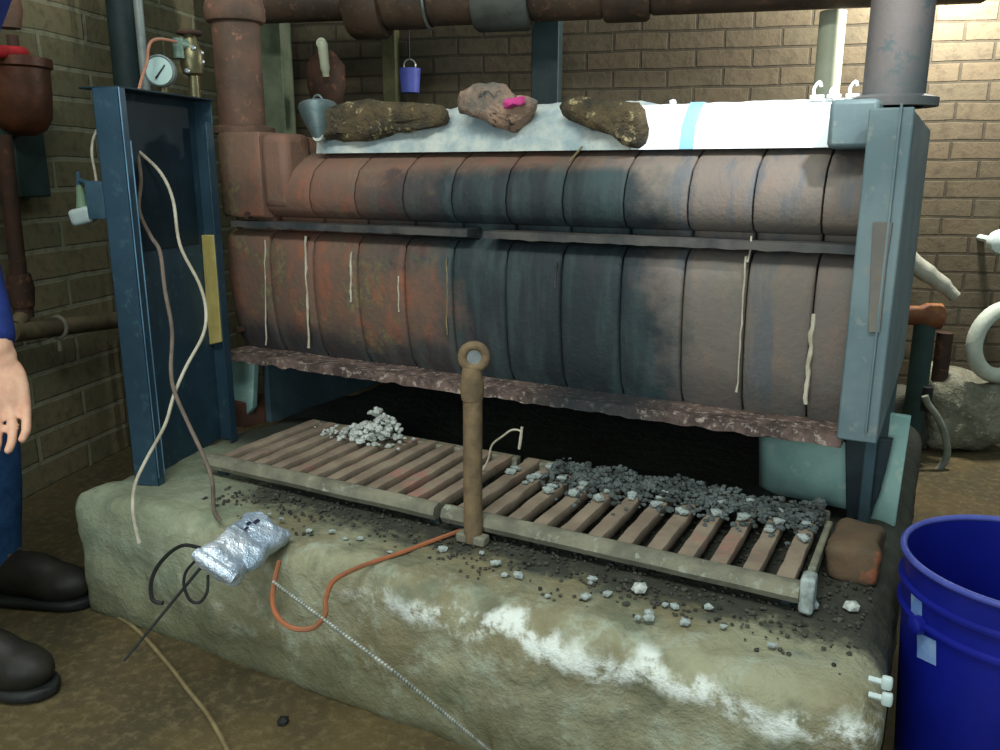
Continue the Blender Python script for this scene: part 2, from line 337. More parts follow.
# ledge strips and lower rim
def strip(x0, x1, y0, y1, z0, z1, nm, m, amp=.002, n=60, zs=0):
    b = bmnew(); rings = []
    for k in range(n+1):
        x = x0+(x1-x0)*k/n; w = nz((x*9, 2, 0))*amp; w2 = nz((x*30, 5, 1))*amp*1.5; dz = zs*k/n
        rings.append([b.verts.new(p) for p in ((x, y0+w, z0+w2+dz), (x, y0+w, z1+w+dz), (x, y1, z1+w+dz), (x, y1, z0+w2+dz))])
    for a, c in zip(rings, rings[1:]):
        for k in range(4): b.faces.new((a[k], a[(k+1) % 4], c[(k+1) % 4], c[k]))
    b.faces.new(rings[0]); b.faces.new(rings[-1][::-1]); return obj(nm, b, m, boiler)
M['ledge'] = mottle('grey_ledge_iron', (84, 80, 76), (50, 54, 56), 9, .6, .1, .4)
def m_rim():
    t = NT('scaled_rim', .7); n1 = t.noise(16, 5, .7); n2 = t.noise(60, 4, .7)
    c = t.mix(t.step(n1, .4, .6), (112, 92, 84), (70, 58, 54)); c = t.mix(t.step(n2, .52, .66), c, (164, 150, 138))
    dx = t.math('ABSOLUTE', t.math('SUBTRACT', t.X, 1.0)); s = t.math('SUBTRACT', 1, t.step(t.math('ADD', dx, t.math('MULTIPLY', n1, .2)), .15, .3))
    t.col(t.mix(t.math('MULTIPLY', s, .85), c, (28, 38, 42))); t.bump(n2, .6, .004); return t.m
M['rim'] = m_rim(); M['flrust'] = mottle('faded_rust_strip', (118, 112, 102), (104, 100, 94), 8, .7, .1, .3, c3=(124, 100, 84))
strip(.02, .70, .488, .55, .814, .829, 'drum_ledge', 'ledge'); strip(.74, 1.46, .488, .55, .812, .827, 'drum_ledge', 'ledge')
strip(-.01, 1.47, .462, .56, .478, .50, 'lower_rim', 'rim', .004, 120)
# packing rope showing in the seams
def seam(px, dx, y0, y1, r, m='cord', wob=1.5):
    b = bmnew(); pts = []; n = 14
    for k in range(n+1):
        t = k/n; y = y0+(y1-y0)*t; x = px+dx*t+wob*nz((y*.07, px, 0)); P = un(x, y, 1, .502)
        pts.append(P)
    tube(b, pts, [r*(.55+.7*abs(nz((k*.6, px*.1, 2)))) for k in range(n+1)], 7); o = obj('seam_packing', b, m, boiler); o['label'] = 'pale packing showing in a seam'
seam(265, 1, 240, 345, .0028); seam(305, 4, 236, 348, .004); seam(351, 0, 252, 302, .004, 'cord'); seam(398, 1, 276, 312, .0026)
seam(447, 0, 258, 335, .0022, 'tan'); seam(557, -2, 262, 290, .003, 'rim'); seam(746, -9, 256, 392, .0026); seam(814, -9, 314, 404, .006, 'cord', 2.5); seam(752, -4, 236, 262, .0025)
# base casing around the ash pit
b = bmnew(); box(b, (.0, .58, .28), (.02, 1.22, .485)); obj('base_side_panel', b, 'haze_panel', boiler, bevel=.003)
b = bmnew(); box(b, (1.50, .60, .28), (1.52, 1.22, .485)); obj('base_side_panel', b, 'haze_panel', boiler, bevel=.003)
b = bmnew(); box(b, (.02, 1.19, .28), (1.50, 1.215, .485)); obj('base_back_panel', b, 'haze_panel', boiler, bevel=.003)
b = bmnew(); q = [un(x, y, 1, .52) for x, y in ((221, 350), (254, 362), (252, 408), (246, 416), (226, 414))]; prism(b, q, (0, .02, 0)); o = obj('base_corner_plate', b, 'teal', boiler, bevel=.003); o['label'] = 'pale teal corner plate'
b = bmnew(); q = [un(x, y, 1, .655) for x, y in ((890, 414), (911, 417), (895, 527), (868, 523), (880, 490), (886, 455))]; prism(b, q, (0, .015, 0)); o = obj('base_corner_plate', b, 'teal', boiler, bevel=.002); o['label'] = 'pale teal corner plate at the right'
b = bmnew(); q = [un(x, y, 1, .62) for x, y in ((845, 436), (893, 440), (886, 470), (878, 498), (866, 516), (846, 522))]; prism(b, q, (0, .02, 0)); obj('ash_pit_end_plate', b, 'iron', boiler, bevel=.003)
# curved liner inside the pit; bounced light put into its pale colour
b = bmnew(); rows = []
for j in range(9):
    t = j/8; row = []
    for k in range(11):
        s = k/10; x = 762+(848-762)*s; yb = 490+18*s; y = 436+6*s+(yb-436-6*s)*t
        P = un(x, y, 1, .64+.10*(1-s)**2); row.append(b.verts.new(P))
    rows.append(row)
for a, c in zip(rows, rows[1:]):
    for k in range(10): b.faces.new((a[k], a[k+1], c[k+1], c[k]))
o = obj('curved_liner', b, 'teal', boiler); md = o.modifiers.new('s', 'SOLIDIFY'); md.thickness = .008; o['label'] = 'curved liner inside the ash pit, bounced light painted in pale teal'
# bolts
for px, py in ((250, 215), (240, 330)):
    b = bmnew(); P = un(px, py, 1, .44 if px > 500 else .5); lathe(b, [(0, -.012), (.009, -.012), (.009, 0), (.009, .01), (0, .01)], P, (0, 1, 0), 6); obj('bolt', b, 'rust2', boiler)
# right end jacket
jk = thing('jacket_corner_panel', 'grey teal sheet metal jacket strip covering the right end of the boiler', 'panel', (1.52, .6, PZ))
b = bmnew(); box(b, (1.463, .44, .50), (1.528, .452, 1.045)); obj('front_flange', b, 'jacket', jk, bevel=.003)
b = bmnew(); box(b, (1.520, .452, .50), (1.528, 1.2, 1.04)); obj('side_sheet', b, 'jacket', jk, bevel=.002)
b = bmnew(); box(b, (1.40, .47, .985), (1.475, .60, 1.062)); obj('top_cap', b, 'jacket', jk, bevel=.008)
b = bmnew(); q = [un(x, y, 1, .4385) for x, y in ((873, 222), (893, 222), (887, 262), (880, 332), (868, 332), (871, 262))]; prism(b, q, (0, -.005, 0)); o = obj('rusty_patch_strip', b, 'flrust', jk, bevel=.001); o['label'] = 'brown rusted strip on the flange'
b = bmnew(); box(b, (1.507, .433, .52), (1.511, .44, 1.05)); obj('folded_seam', b, 'jacket', jk, bevel=.001)

# ---------------------------------------------------------------- grates
def grate(x0, x1, n, label, endcap):
    g = thing('fire_grate', label, 'grate', ((x0+x1)/2, .35, PZ), 'fire grates on the plinth')
    zf = .318; b = bmnew(); rings = []; N = 30
    for k in range(N+1):
        x = x0+(x1-x0)*k/N; w = nz((x*8, 0, 3))*.003
        rings.append([b.verts.new(p) for p in ((x, .205+w, zf-.018), (x, .198+w, zf-.006), (x, .203+w, zf+.008), (x, .218, zf+.013+w), (x, .236, zf+.006), (x, .232, zf-.018))])
    for a, c in zip(rings, rings[1:]):
        for k in range(6): b.faces.new((a[k], a[(k+1) % 6], c[(k+1) % 6], c[k]))
    b.faces.new(rings[0]); b.faces.new(rings[-1][::-1]); obj('front_rail', b, 'grate', g)
    b = bmnew(); box(b, (x0, .545, .292), (x1, .57, .318)); obj('back_rail', b, 'grate', g, bevel=.004)
    for k in range(2):
        b = bmnew(); x = (x0+.02, x1-.02)[k]; box(b, (x-.012, .23, .268), (x+.012, .25, .305)); obj('foot', b, 'iron', g, bevel=.003)
    pt = (x1-x0)/n
    for k in range(n):
        x = x0+pt*(k+.5); b = bmnew(); h = .003*nz((x*40, 1, 1))
        M_ = Matrix.Translation((x, .39, .312+h))
        rbox(b, (.029, .33, .022), .004, (4, 14, 4), M_, .0018, 20, k); obj('grate_bar', b, 'bar', g, angle=60)
    if endcap:
        b = bmnew(); box(b, (x1+.0, .20, .285), (x1+.022, .235, .345)); o = obj('end_lug', b, 'chip', g, bevel=.005); o['label'] = 'pale scaled lug at the end'
        b = bmnew(); box(b, (x1, .235, .3), (x1+.012, .5, .325)); obj('end_rail', b, 'grate', g, bevel=.003)
    return g
grate(.178, .79, 12, 'rusty slotted iron fire grate left of the upright eye rod', False)
grate(.806, 1.455, 12, 'ash-littered slotted iron fire grate right of the upright eye rod', True)

# upright rod with eye
P0 = un(473, 505, 1, .215); rod = thing('eye_rod', 'upright brown iron rod with ring eye standing between the two grates', 'rod', (P0.x, .19, PZ))
Pt = un(474, 357, 1, .19); X = un(473, 500, 1, .19).x
b = bmnew(); tube(b, spline([(X, .19, .285), (X, .19, .4), (X+.001, .19, Pt.z-.075)], 6), .0175, 16); obj('shaft', b, 'scrap' if False else mottle('brown_rod', (124, 104, 76), (98, 82, 62), 24, .8, 0, .5), rod)
b = bmnew(); tube(b, [(X, .19, Pt.z-.078), (X, .19, Pt.z-.06), (X, .19, Pt.z-.018)], [.019, .022, .017], 16); obj('collar', b, mottle('brown_rod', (124, 104, 76), (98, 82, 62)), rod)
ax = (CAM-Pt).normalized(); ax.z = 0
b = bmnew(); torus(b, Pt, ax, .0205, .0085, 30, 12); obj('ring_eye', b, mottle('brown_rod', (124, 104, 76), (98, 82, 62)), rod)
b = bmnew(); lathe(b, [(0, -.005), (.0135, -.005), (.0135, .002), (0, .002)], Pt, ax, 20); o = obj('bright_core', b, 'steel', rod); o['label'] = 'shiny metal inside the eye'
b = bmnew(); box(b, (X-.03, .175, .281), (X+.03, .2, .30)); obj('foot_plate', b, 'grate', rod, bevel=.004)

# bent wire by the rod
b = bmnew(); pp = [un(x, y, 1, .42) for x, y in ((481, 472), (488, 460), (492, 445), (503, 436), (512, 430), (521, 432), (520, 446))]; pp = [Vector((pp[0].x-.006, .42, .326))]+pp
tube(b, spline(pp, 4), .0022, 6); b2 = [un(x, y, 1, .42) for x, y in ((522, 427), (519, 449))]; tube(b, b2, .003, 6)
o = rebase(obj('bent_wire', b, 'cord'), (pp[0].x, .42, .325)); tag(o, 'short pale bent wire sticking up from the right grate beside the eye rod', 'wire')

# ---------------------------------------------------------------- ash, chips, crumbs
def blob(bm, P, r, seed, sq=.7):
    t = bmesh.new(); bmesh.ops.create_icosphere(t, subdivisions=1, radius=1)
    for v in t.verts:
        k = 1+.5*noise.noise(v.co*1.6+Vector((seed, seed*.3, 0))); v.co = Vector((v.co.x*k*r, v.co.y*k*r, v.co.z*k*r*sq))
    t.transform(Matrix.Translation(P) @ Matrix.Rotation(seed*1.7, 4, 'Z')); me = bpy.data.meshes.new('t'); t.to_mesh(me); t.free(); bm.from_mesh(me); bpy.data.meshes.remove(me)
b = bmnew()
for k in range(330):
    u = random.gauss(0, .34); v = random.gauss(0, .4); h = max(0, 1-(u*u+v*v))
    if abs(u) > 1 or abs(v) > 1: continue
    c = un(372, 440, 2, .325); P = Vector((c.x+u*.105-.002, .49+v*.05, .327+h*.062*random.random()*(1.25 if u > 0 else .6)))
    blob(b, P, random.uniform(.004, .010), k)
for k in range(60):
    P = Vector((un(372, 440, 2, .325).x-.09+random.gauss(0, .035), .49+random.gauss(0, .02), .327)); blob(b, P, random.uniform(.003, .006), k)
tag(rebase(obj('ash_heap', b, 'ash', smooth=False), (un(372, 440, 2, .325).x, .475, .325)), 'heap of white flaky ash at the back of the left grate', 'ash', kind='stuff')
b = bmnew()
for k in range(2200):
    x = random.uniform(.28, 1.55); y = random.uniform(.06, .5)
    if x > .8 and y < .04: continue
    if y < .12+.07*nz((x*5, 0, 0)) and random.random() < .8: continue
    blob(b, Vector((x, y, .283)), random.uniform(.0018, .0048)*(1+.6*(random.random() < .06)), k)
tag(rebase(obj('scale_crumbs', b, 'dirt', smooth=False), (.9, .2, PZ)), 'dark crumbs of scale and soot scattered under the grates', 'debris', kind='stuff')
b = bmnew()
for k in range(1500):
    x = random.uniform(.90, 1.45); y = .53-abs(random.gauss(0, .055))
    if y < .33: continue
    blob(b, Vector((x, y, .325+random.random()*.022*max(0, 1-(.53-y)/.1)*(1+nz((x*14, 0, 0))))), random.uniform(.003, .0075), k)
tag(rebase(obj('scale_heap', b, mottle('grey_scale_flakes', (58, 62, 60), (96, 104, 102), 30, .9, 0, .5), smooth=False), (1.2, .5, .325)), 'dark grey heap of fallen scale along the back of the right grate', 'debris', kind='stuff')
def chips(n, area, rr, m, label, group, z):
    for k in range(n):
        x, y = area(k); b = bmnew(); r = random.uniform(*rr); blob(b, Vector((0, 0, r*.4)), r, k*1.3+len(label), .55)
        o = obj('scale_chip', b, m, smooth=False); o.location = (x, y, z(x)); tag(o, label, 'debris', group)
def on_g(k):
    x = random.choice([random.uniform(.83, .95), random.uniform(.98, 1.44), random.uniform(.98, 1.44)]); return (round((x-.806)/.0541-.5)*.0541+.806+.027+random.uniform(-.006, .006), random.uniform(.38, .53))
chips(52, on_g, (.006, .014), 'chip', 'small pale chip of scale lying on the bars of the right grate', 'chips on the right grate', lambda x: .3245)
chips(26, lambda k: (random.uniform(.45, 1.5), random.uniform(.06, .16)), (.005, .011), 'chip', 'small pale chip lying on the plinth in front of the grates', 'chips in front of the grates', lambda x: .284)
def one_chip(px, py, z, r, m, nm, label, sq=.6, cat='debris', sd=3):
    P = un(px, py, 2, z); b = bmnew(); blob(b, Vector((0, 0, r*sq*.8)), r, sd, sq); o = obj(nm, b, m, smooth=False); o.location = (P.x, P.y, z); tag(o, label, cat)
one_chip(640, 592, .284, .014, 'ash', 'scale_chip', 'white lump on the plinth below the middle of the right grate')
one_chip(283, 724, 0, .012, 'black', 'pebble', 'small black pebble alone on the brown floor')
one_chip(812, 608, .284, .012, 'chip', 'scale_chip', 'pale lump on the plinth just below the right end lug')
one_chip(852, 610, .284, .013, 'ash', 'scale_chip', 'whitish lump on the plinth in front of the orange-stained brick')
# loose firebricks
b = bmnew(); P = un(856, 590, 2, .28); rbox(b, (.075, .15, .06), .014, (8, 10, 8), Matrix.Translation((P.x-.012, P.y+.095, .308)), .009, 14, 2)
tag(rebase(obj('loose_brick', b, 'brickred'), (P.x, P.y+.1, PZ)), 'orange stained brick on the plinth right of the grates', 'brick')
b = bmnew(); P = un(240, 440, 1, .53); rbox(b, (.09, .10, .075), .008, (8, 8, 6), Matrix.Translation((P.x+.0, .555, .317)), .005, 14, 5)
tag(rebase(obj('loose_brick', b, mottle('dull_red_brick', (96, 62, 48), (76, 54, 44), 12, .9)), (P.x, .555, PZ)), 'dull red brick under the left end of the boiler', 'brick')

# ---------------------------------------------------------------- blue jacket panel, left
A = Vector((.093, .096, 0)); B = Vector((.012, .42, 0)); dx = (B-A).normalized(); wd = (B-A).length; nrm = Vector((-dx.y*-1, -dx.x, 0)); nrm = Vector((dx.y, -dx.x, 0))   # towards the camera
if nrm.dot(CAM-A) < 0: nrm = -nrm
pn = thing('sheet_metal_panel', 'tall dark blue sheet metal panel standing left of the boiler', 'panel', ((A+B)/2).to_3d()+Vector((0, 0, PZ)))
FM = frame(A+nrm*-.012, dx)      # local x along width, y = z cross x
sg = 1 if (Vector((0, 0, 1)).cross(dx)).dot(nrm) > 0 else -1
def pbox(lo, hi, nm, m, lab=None, bv=.0015):
    b = bmnew(); box(b, (lo[0], min(sg*lo[1], sg*hi[1]), lo[2]), (hi[0], max(sg*lo[1], sg*hi[1]), hi[2]), FM); o = obj(nm, b, m, pn, bevel=bv)
    if lab: o['label'] = lab
ZT = 1.108
pbox((0, 0, PZ), (wd, .004, ZT), 'back_sheet', 'blue')
pbox((.045, .004, .78), (wd-.03, .007, ZT-.02), 'upper_dark_sheet', 'blue_in', 'dark upper part of the inside')  # darker sheet over the upper part of the back
pbox((0, 0, PZ), (.003, .06, ZT), 'side_flange', 'blue')
pbox((0, .057, PZ), (.022, .06, ZT), 'front_lip', 'blue')
pbox((.0, .0600, PZ+.02), (.003, .0625, ZT), 'bright_edge', 'blue_hi', 'bright edge')  # thin paler strips along the flange edges
pbox((.021, .056, PZ+.02), (.024, .0615, ZT-.1), 'bright_edge', 'blue_hi', 'bright edge')
pbox((wd-.003, 0, PZ), (wd, .05, ZT), 'side_flange', 'blue')
pbox((wd-.03, .047, PZ), (wd, .05, ZT-.05), 'front_lip', 'blue')
pbox((0, -.03, ZT-.002), (wd, .06, ZT+.002), 'top_sheet', 'blue_in')
b = bmnew(); q = [un(x, y, 1, .40) for x, y in ((201, 235), (214, 235), (221, 342), (209, 345))]; q[2].z -= .0; prism(b, q, (0, .012, 0)); b2 = q[3]
yw = obj('wooden_batten', b, 'yellow', bevel=.002); tag(rebase(yw, q[3]), 'short yellow wooden batten wedged between blue panel and boiler', 'batten')

# cords
def cord(px, z=None, r=.003, m='cord', nm='power_cord', parent=None, n=6, X=None):
    pts = []
    for p in px:
        if len(p) == 3 and isinstance(p[2], (int, float)): pts.append(un(p[0], p[1], 2, p[2]))
        elif X is not None: pts.append(un(p[0], p[1], 0, X))
        else: pts.append(un(p[0], p[1], 2, z))
    b = bmnew(); tube(b, spline(pts, n), r, 7); return obj(nm, b, m, parent), pts
cd = thing('power_cord', 'doubled dirty white electric cord hanging down the blue panel to the plinth', 'cord', un(138, 540, 2, .283))
def hang(p, nm, m, r, tail, lab=None):
    d0 = 1.72; pts = [dp(x, y, d-.07*max(0, (480-y)/330)) for x, y, d in p]; pts += [un(x, y, 2, .285) for x, y in tail]
    b = bmnew(); tube(b, spline(pts, 6), r, 8); o = obj(nm, b, m, cd)
    if lab: o['label'] = lab
hang([(137, 150, 1.84), (141, 180, 1.83), (139, 210, 1.82), (150, 235, 1.80), (160, 252, 1.79), (165, 290, 1.78), (172, 330, 1.77), (171, 370, 1.75), (175, 393, 1.74), (189, 425, 1.71), (203, 455, 1.69), (212, 480, 1.67)], 'cord_strand', 'grub', .0042, [(214, 510), (220, 520)], 'grubby brownish strand')
hang([(137, 150, 1.84), (160, 172, 1.85), (173, 200, 1.85), (180, 245, 1.83), (199, 283, 1.81), (206, 310, 1.80), (203, 335, 1.79), (186, 367, 1.77), (174, 395, 1.75), (165, 425, 1.73), (146, 460, 1.71), (135, 485, 1.69)], 'cord_strand', 'cord', .0036, [(133, 512), (139, 542)])
o, p = cord([(105, 610), (135, 628), (168, 664), (188, 690), (208, 715), (228, 752), (240, 790)], .004, .004, 'tan'); tag(rebase(o, p[0]), 'tan cord lying on the brown floor in front of the plinth', 'cord')
o, p = cord([(468, 528), (440, 538), (400, 553), (362, 566), (335, 580), (326, 598), (325, 615), (312, 628), (290, 627), (275, 612), (273, 590), (279, 562)], .288, .0042, 'orange'); tag(rebase(o, p[0]), 'faded orange cord looping over the plinth below the left grate', 'cord')
# beaded chain
b = bmnew(); P0 = un(274, 584, 2, .29); P1 = un(392, 672, 2, .285); P2 = un(489, 752, 1, -.012)
pts = [P0.lerp(P1, k/44) for k in range(45)] + [P1.lerp(P2, k/40) for k in range(1, 41)]
for k, P in enumerate(pts):
    if P.y < .03: P.z = max(P.z, .285) if P.y > -.0 else P.z
for k, P in enumerate(pts): blob(b, P + Vector((0, 0, .003)), .0032, .5, 1)
tube(b, pts[::4], .0012, 5); tag(rebase(obj('bead_chain', b, 'bead', smooth=False), P0), 'thin pale bead chain stretched diagonally across the plinth front', 'chain')
# black leads and probe
b = bmnew(); tube(b, [un(207, 560, 2, .305), un(124, 661, 2, .15)], [.003, .0022], 8); o = obj('black_probe_rod', b, 'black'); tag(rebase(o, un(207, 560, 2, .3)), 'straight thin black probe rod poking out from foil pack past the plinth edge', 'rod')
o, p = cord([(200, 548), (185, 545), (172, 551), (158, 566), (151, 583), (153, 600), (163, 603)], .289, .0035, 'black'); tag(rebase(o, p[0]), 'outermost black lead loop left of the foil pack', 'cord')
o, p = cord([(204, 552), (196, 560), (186, 572), (184, 585), (190, 600), (200, 602), (207, 592), (208, 576)], .289, .0026, 'black'); tag(rebase(o, p[0]), 'small black lead loop tucked close beside the foil pack', 'cord')

# foil pack
fp = thing('foil_pack', 'crinkled silver foil pack lying on the left of the plinth', 'pack', un(245, 550, 2, .285))
c = [un(x, y, 2, .30) for x, y in ((213, 575), (262, 532))]; dirx = (un(275, 530, 2, .3)-un(218, 572, 2, .3)); dirx.z = 0
ctr = un(245, 546, 2, .305); ln = (un(272, 528, 2, .3)-un(212, 570, 2, .3)).length
FMf = frame(ctr, dirx) @ Matrix.Rotation(math.radians(28), 4, 'X')
print('foil', ln)
b = bmnew(); rbox(b, (ln, .085, .034), .014, (26, 20, 6), FMf, .009, 26, 4); obj('foil_wrap', b, 'foil', fp, angle=25)
b = bmnew()
for k in range(6): rbox(b, (.012+.008*random.random(), .004+.004*random.random(), .002), .001, (2, 2, 2), FMf @ Matrix.Translation((-.03+.016*k, .024-.006*(k % 2), .0185)))
obj('printed_marks', b, 'foilprint', fp)
b = bmnew(); tube(b, [FMf @ Vector((-ln/2, -.04, .006)), FMf @ Vector((-ln/2-.004, 0, .008)), FMf @ Vector((-ln/2, .04, .004))], .011, 10); obj('rolled_edge', b, 'foil', fp)

# ---------------------------------------------------------------- on top of the boiler
def slab(x0, x1, nm, m, ylo=.555, yhi=.60, zlo=.985, zhi=1.078, amp=.006, depth=.55):
    b = bmnew(); n = int((x1-x0)/.012); rings = []
    for k in range(n+1):
        x = x0+(x1-x0)*k/n; a = amp*nz((x*14, 0, 0)); c = amp*nz((x*30, 4, 0))
        rings.append([b.verts.new(p) for p in ((x, ylo+a, zlo+.004), (x, ylo+.01+c, (zlo+zhi)/2+a), (x, yhi+a, zhi-.01+c), (x, yhi+.015, zhi+c), (x, yhi+depth, zhi), (x, yhi+depth, zlo+.012), (x, ylo+.1, zlo+.012))])
    for a, c in zip(rings, rings[1:]):
        for k in range(7): b.faces.new((a[k], a[(k+1) % 7], c[(k+1) % 7], c[k]))
    b.faces.new(rings[0]); b.faces.new(rings[-1][::-1]); return obj(nm, b, m)
xa = un(318, 120, 1, .57).x; xb = un(634, 120, 1, .57).x; xc = un(855, 120, 1, .57).x
o = slab(xa, xb-.002, 'insulation_layer', 'white', zhi=1.085); tag(rebase(o, ((xa+xb)/2, .8, 1.0)), 'ragged grey-white insulation layer along the boiler top, left part', 'insulation')
bd = thing('insulation_board', 'bright white insulation board on the right part of the boiler top', 'insulation', ((xb+xc)/2, .8, 1.0))
o = slab(xb, xc, 'board', 'board', zhi=1.075, amp=.002); o.parent = bd; o.matrix_parent_inverse = Matrix.Translation(-bd.location)
xt = un(690, 120, 1, .57).x; o = slab(xt-.013, xt+.013, 'tape', 'tape', ylo=.5525, yhi=.5975, zhi=1.0775, amp=.001); o.parent = bd; o.matrix_parent_inverse = Matrix.Translation(-bd.location); o['label'] = 'pale blue tape strip'
def lump(px, nm, label, m, Y=.545, th=.05, amp=.012, seed=1, cat='insulation', zb=None):
    # soft irregular lump whose outline follows px
    b = bmnew(); P = [un(x, y, 1, Y) for x, y in px]; c = sum(P, Vector())/len(P); S = spline(P+[P[0]], 3)[:-1]; rings = []
    for j, (s, dy) in enumerate(((1, th*.5), (1.03, th*.2), (1.0, -.0), (.84, -th*.18), (.5, -th*.28))):
        rings.append([b.verts.new(c+(p-c)*s+Vector((0, dy, 0))+Vector((nz(p*26+Vector((seed, j, 0))), nz(p*31+Vector((j, seed, 0))), nz(p*29+Vector((0, j, seed)))))*amp*(1 if j else .3)) for p in S])
    n = len(S)
    for a, d in zip(rings, rings[1:]):
        for k in range(n): b.faces.new((a[k], a[(k+1) % n], d[(k+1) % n], d[k]))
    b.faces.new(rings[0]); b.faces.new(rings[-1][::-1]); o = obj(nm, b, m, angle=70); return tag(rebase(o, (c.x, c.y+th*.3, min(p.z for p in P))), label, cat)
lump([(322, 108), (350, 102), (395, 102), (436, 106), (440, 124), (405, 131), (365, 139), (335, 140), (314, 138)], 'torn_insulation', 'torn brown strip of insulation lying right of the tin funnel', 'scrap', seed=2)
lump([(558, 104), (580, 98), (605, 102), (636, 103), (643, 128), (636, 147), (622, 142), (600, 130), (570, 122)], 'torn_insulation', 'dark torn insulation scrap at the left end of bright white board', 'scrap', seed=5)
rg = lump([(457, 100), (462, 88), (478, 84), (496, 82), (508, 95), (527, 100), (530, 108), (518, 126), (500, 128), (478, 119), (460, 112)], 'crumpled_rag', 'crumpled brown and grey rag on the boiler top', 'rag', Y=.54, th=.07, amp=.012, seed=8, cat='rag')
b = bmnew(); P = un(514, 102, 1, .515); rbox(b, (.04, .02, .022), .008, (8, 6, 6), Matrix.Translation(P), .008, 30, 3); o = obj('pink_cloth', b, 'pink', None); tag(rebase(o, P-Vector((0, 0, .012))), 'bright pink scrap of cloth tucked against the crumpled rag', 'cloth')
# tin funnel
P = un(318, 107, 1, .55); Q = un(320, 139, 1, .535); fn = thing('tin_funnel', 'dull grey tin funnel hanging at the left end of insulation', 'funnel', Q)
b = bmnew(); a = (Q-P); h = a.length; lathe(b, [(.042, 0), (.044, -.004), (.046, 0), (.040, h*.3), (.018, h*.92), (.014, h), (.010, h), (.036, h*.3), (.042, 0)], P, a, 28); obj('cone', b, 'tin', fn)
b = bmnew(); lathe(b, [(.0, -.006), (.013, -.006), (.013, .004), (0, .004)], Q+Vector((.001, -.006, .006)), (.2, -1, .3), 16); o = obj('bright_tip', b, 'ash', fn); o['label'] = 'white crust at the tip'
b = bmnew(); torus(b, P+Vector((0, 0, .012)), (0, 1, 0), .014, .003, 18, 8); obj('hanging_loop', b, 'tin', fn)
# straw
b = bmnew(); tube(b, [un(582, 147, 1, .545), un(569, 162, 1, .497)], .0022, 6); o = obj('splinter', b, 'tan'); tag(rebase(o, un(582, 147, 1, .545)), 'pale splinter hanging over the drum edge below the dark scrap', 'splinter')
# clips on top
for px, py, hh, lb in ((817, 97, .028, 'leftmost of the three little white clips standing on white board end'), (834, 97, .02, 'middle one of the three little white clips on white board end'), (853, 97, .026, 'rightmost of the three little white clips on white board end')):
    P = un(px, py, 1, .60); P.z = 1.0745; t = thing('clip', lb, 'clip', P, 'clips on the white board')
    b = bmnew(); box(b, P+Vector((-.012, -.004, 0)), P+Vector((.012, .004, .006))); obj('clip_foot', b, 'board', t, bevel=.001)
    b = bmnew(); tube(b, spline([P+Vector((-.005, 0, .004)), P+Vector((-.006, 0, hh*.6)), P+Vector((.002, 0, hh)), P+Vector((.006, 0, hh*.7))], 4), .003, 8); obj('clip_hook', b, 'board', t)
one = un(670, 95, 1, .6); b = bmnew(); blob(b, Vector((0, 0, .005)), .007, 2, .8); o = obj('plaster_crumb', b, 'board', smooth=False); o.location = (one.x, .62, 1.075); tag(o, 'tiny white plaster crumb on top of the bright board', 'debris')

# risers and header pipe
def riser(px, Y, r, z0, label, m, py=60, flange=None):
    P = un(px, py, 1, Y); t = thing('riser_pipe', label, 'pipe', (P.x, Y, z0), 'steam risers')
    b = bmnew(); lathe(b, [(0, z0), (r, z0), (r, 1.6), (0, 1.6)], (P.x, Y, 0), (0, 0, 1), 32); obj('pipe', b, m, t)
    b = bmnew(); lathe(b, [(0, z0), (r+.022, z0), (r+.022, z0+.014), (r+.002, z0+.02), (0, z0+.02)], (P.x, Y, 0), (0, 0, 1), 32); obj('base_flange', b, m, t)
    if flange:
        zf = flange; b = bmnew(); lathe(b, [(r, zf), (r+.012, zf+.004), (r+.016, zf+.012), (r+.016, zf+.035), (r+.012, zf+.05), (r+.012, zf+.2), (r, zf+.2)], (P.x, Y, 0), (0, 0, 1), 32); obj('coupling', b, m, t)
    return t
riser(238, .585, .057, 1.04, 'rust red vertical riser pipe at the left end of the boiler', 'rust', flange=un(238, 24, 1, .585).z)
riser(897, .60, .05, 1.055, 'greyish vertical riser pipe at the right end of the boiler', mottle('bleached_pipe', (104, 98, 96), (86, 90, 90), 8, .7, .1, .3, c3=(78, 90, 90)))
OFF = .42
H0 = unb(235, 6, OFF); zc = H0.z; hp = thing('header_pipe', 'thick brown horizontal header pipe running overhead behind the boiler', 'pipe', (H0.x, H0.y, zc))
def s_at(px): P = unb(px, 8, OFF); return (P-WO).dot(WD)
def hseg(x0, x1, r, nm, m, lab=None, rim=0):
    a = s_at(x0); c = s_at(x1); o0 = WO+WN*OFF+WD*a; o0.z = zc; h = c-a; e = min(.012, h*.3)
    b = bmnew(); lathe(b, [(0, 0), (r-e*.6, 0), (r, e), (r, h-e), (r-e*.6, h), (0, h)], o0, WD, 36); o = obj(nm, b, m, hp)
    if lab: o['label'] = lab
zc -= .0
hseg(238, 352, .062, 'pipe_run', 'header'); hseg(352, 386, .125, 'flange', 'header'); hseg(386, 430, .098, 'coupling', 'header')
hseg(430, 476, .09, 'pipe_run', 'header'); hseg(476, 531, .115, 'band', 'collar', 'grey wrapped band'); hseg(531, 604, .088, 'pipe_run', 'header')
hseg(604, 650, .1, 'band', 'header', 'brown wrapped band'); hseg(650, 985, .082, 'pipe_run', 'header')
for px, r, a in ((352, .075, 0), (430, .098, 0)):
    s = s_at(px); P = WO+WN*OFF+WD*s; P.z = zc; b = bmnew(); torus(b, P, WD, r, .006, 40, 8); o = obj('rim_ring', b, 'steel', hp); o['label'] = 'bright metal ring'

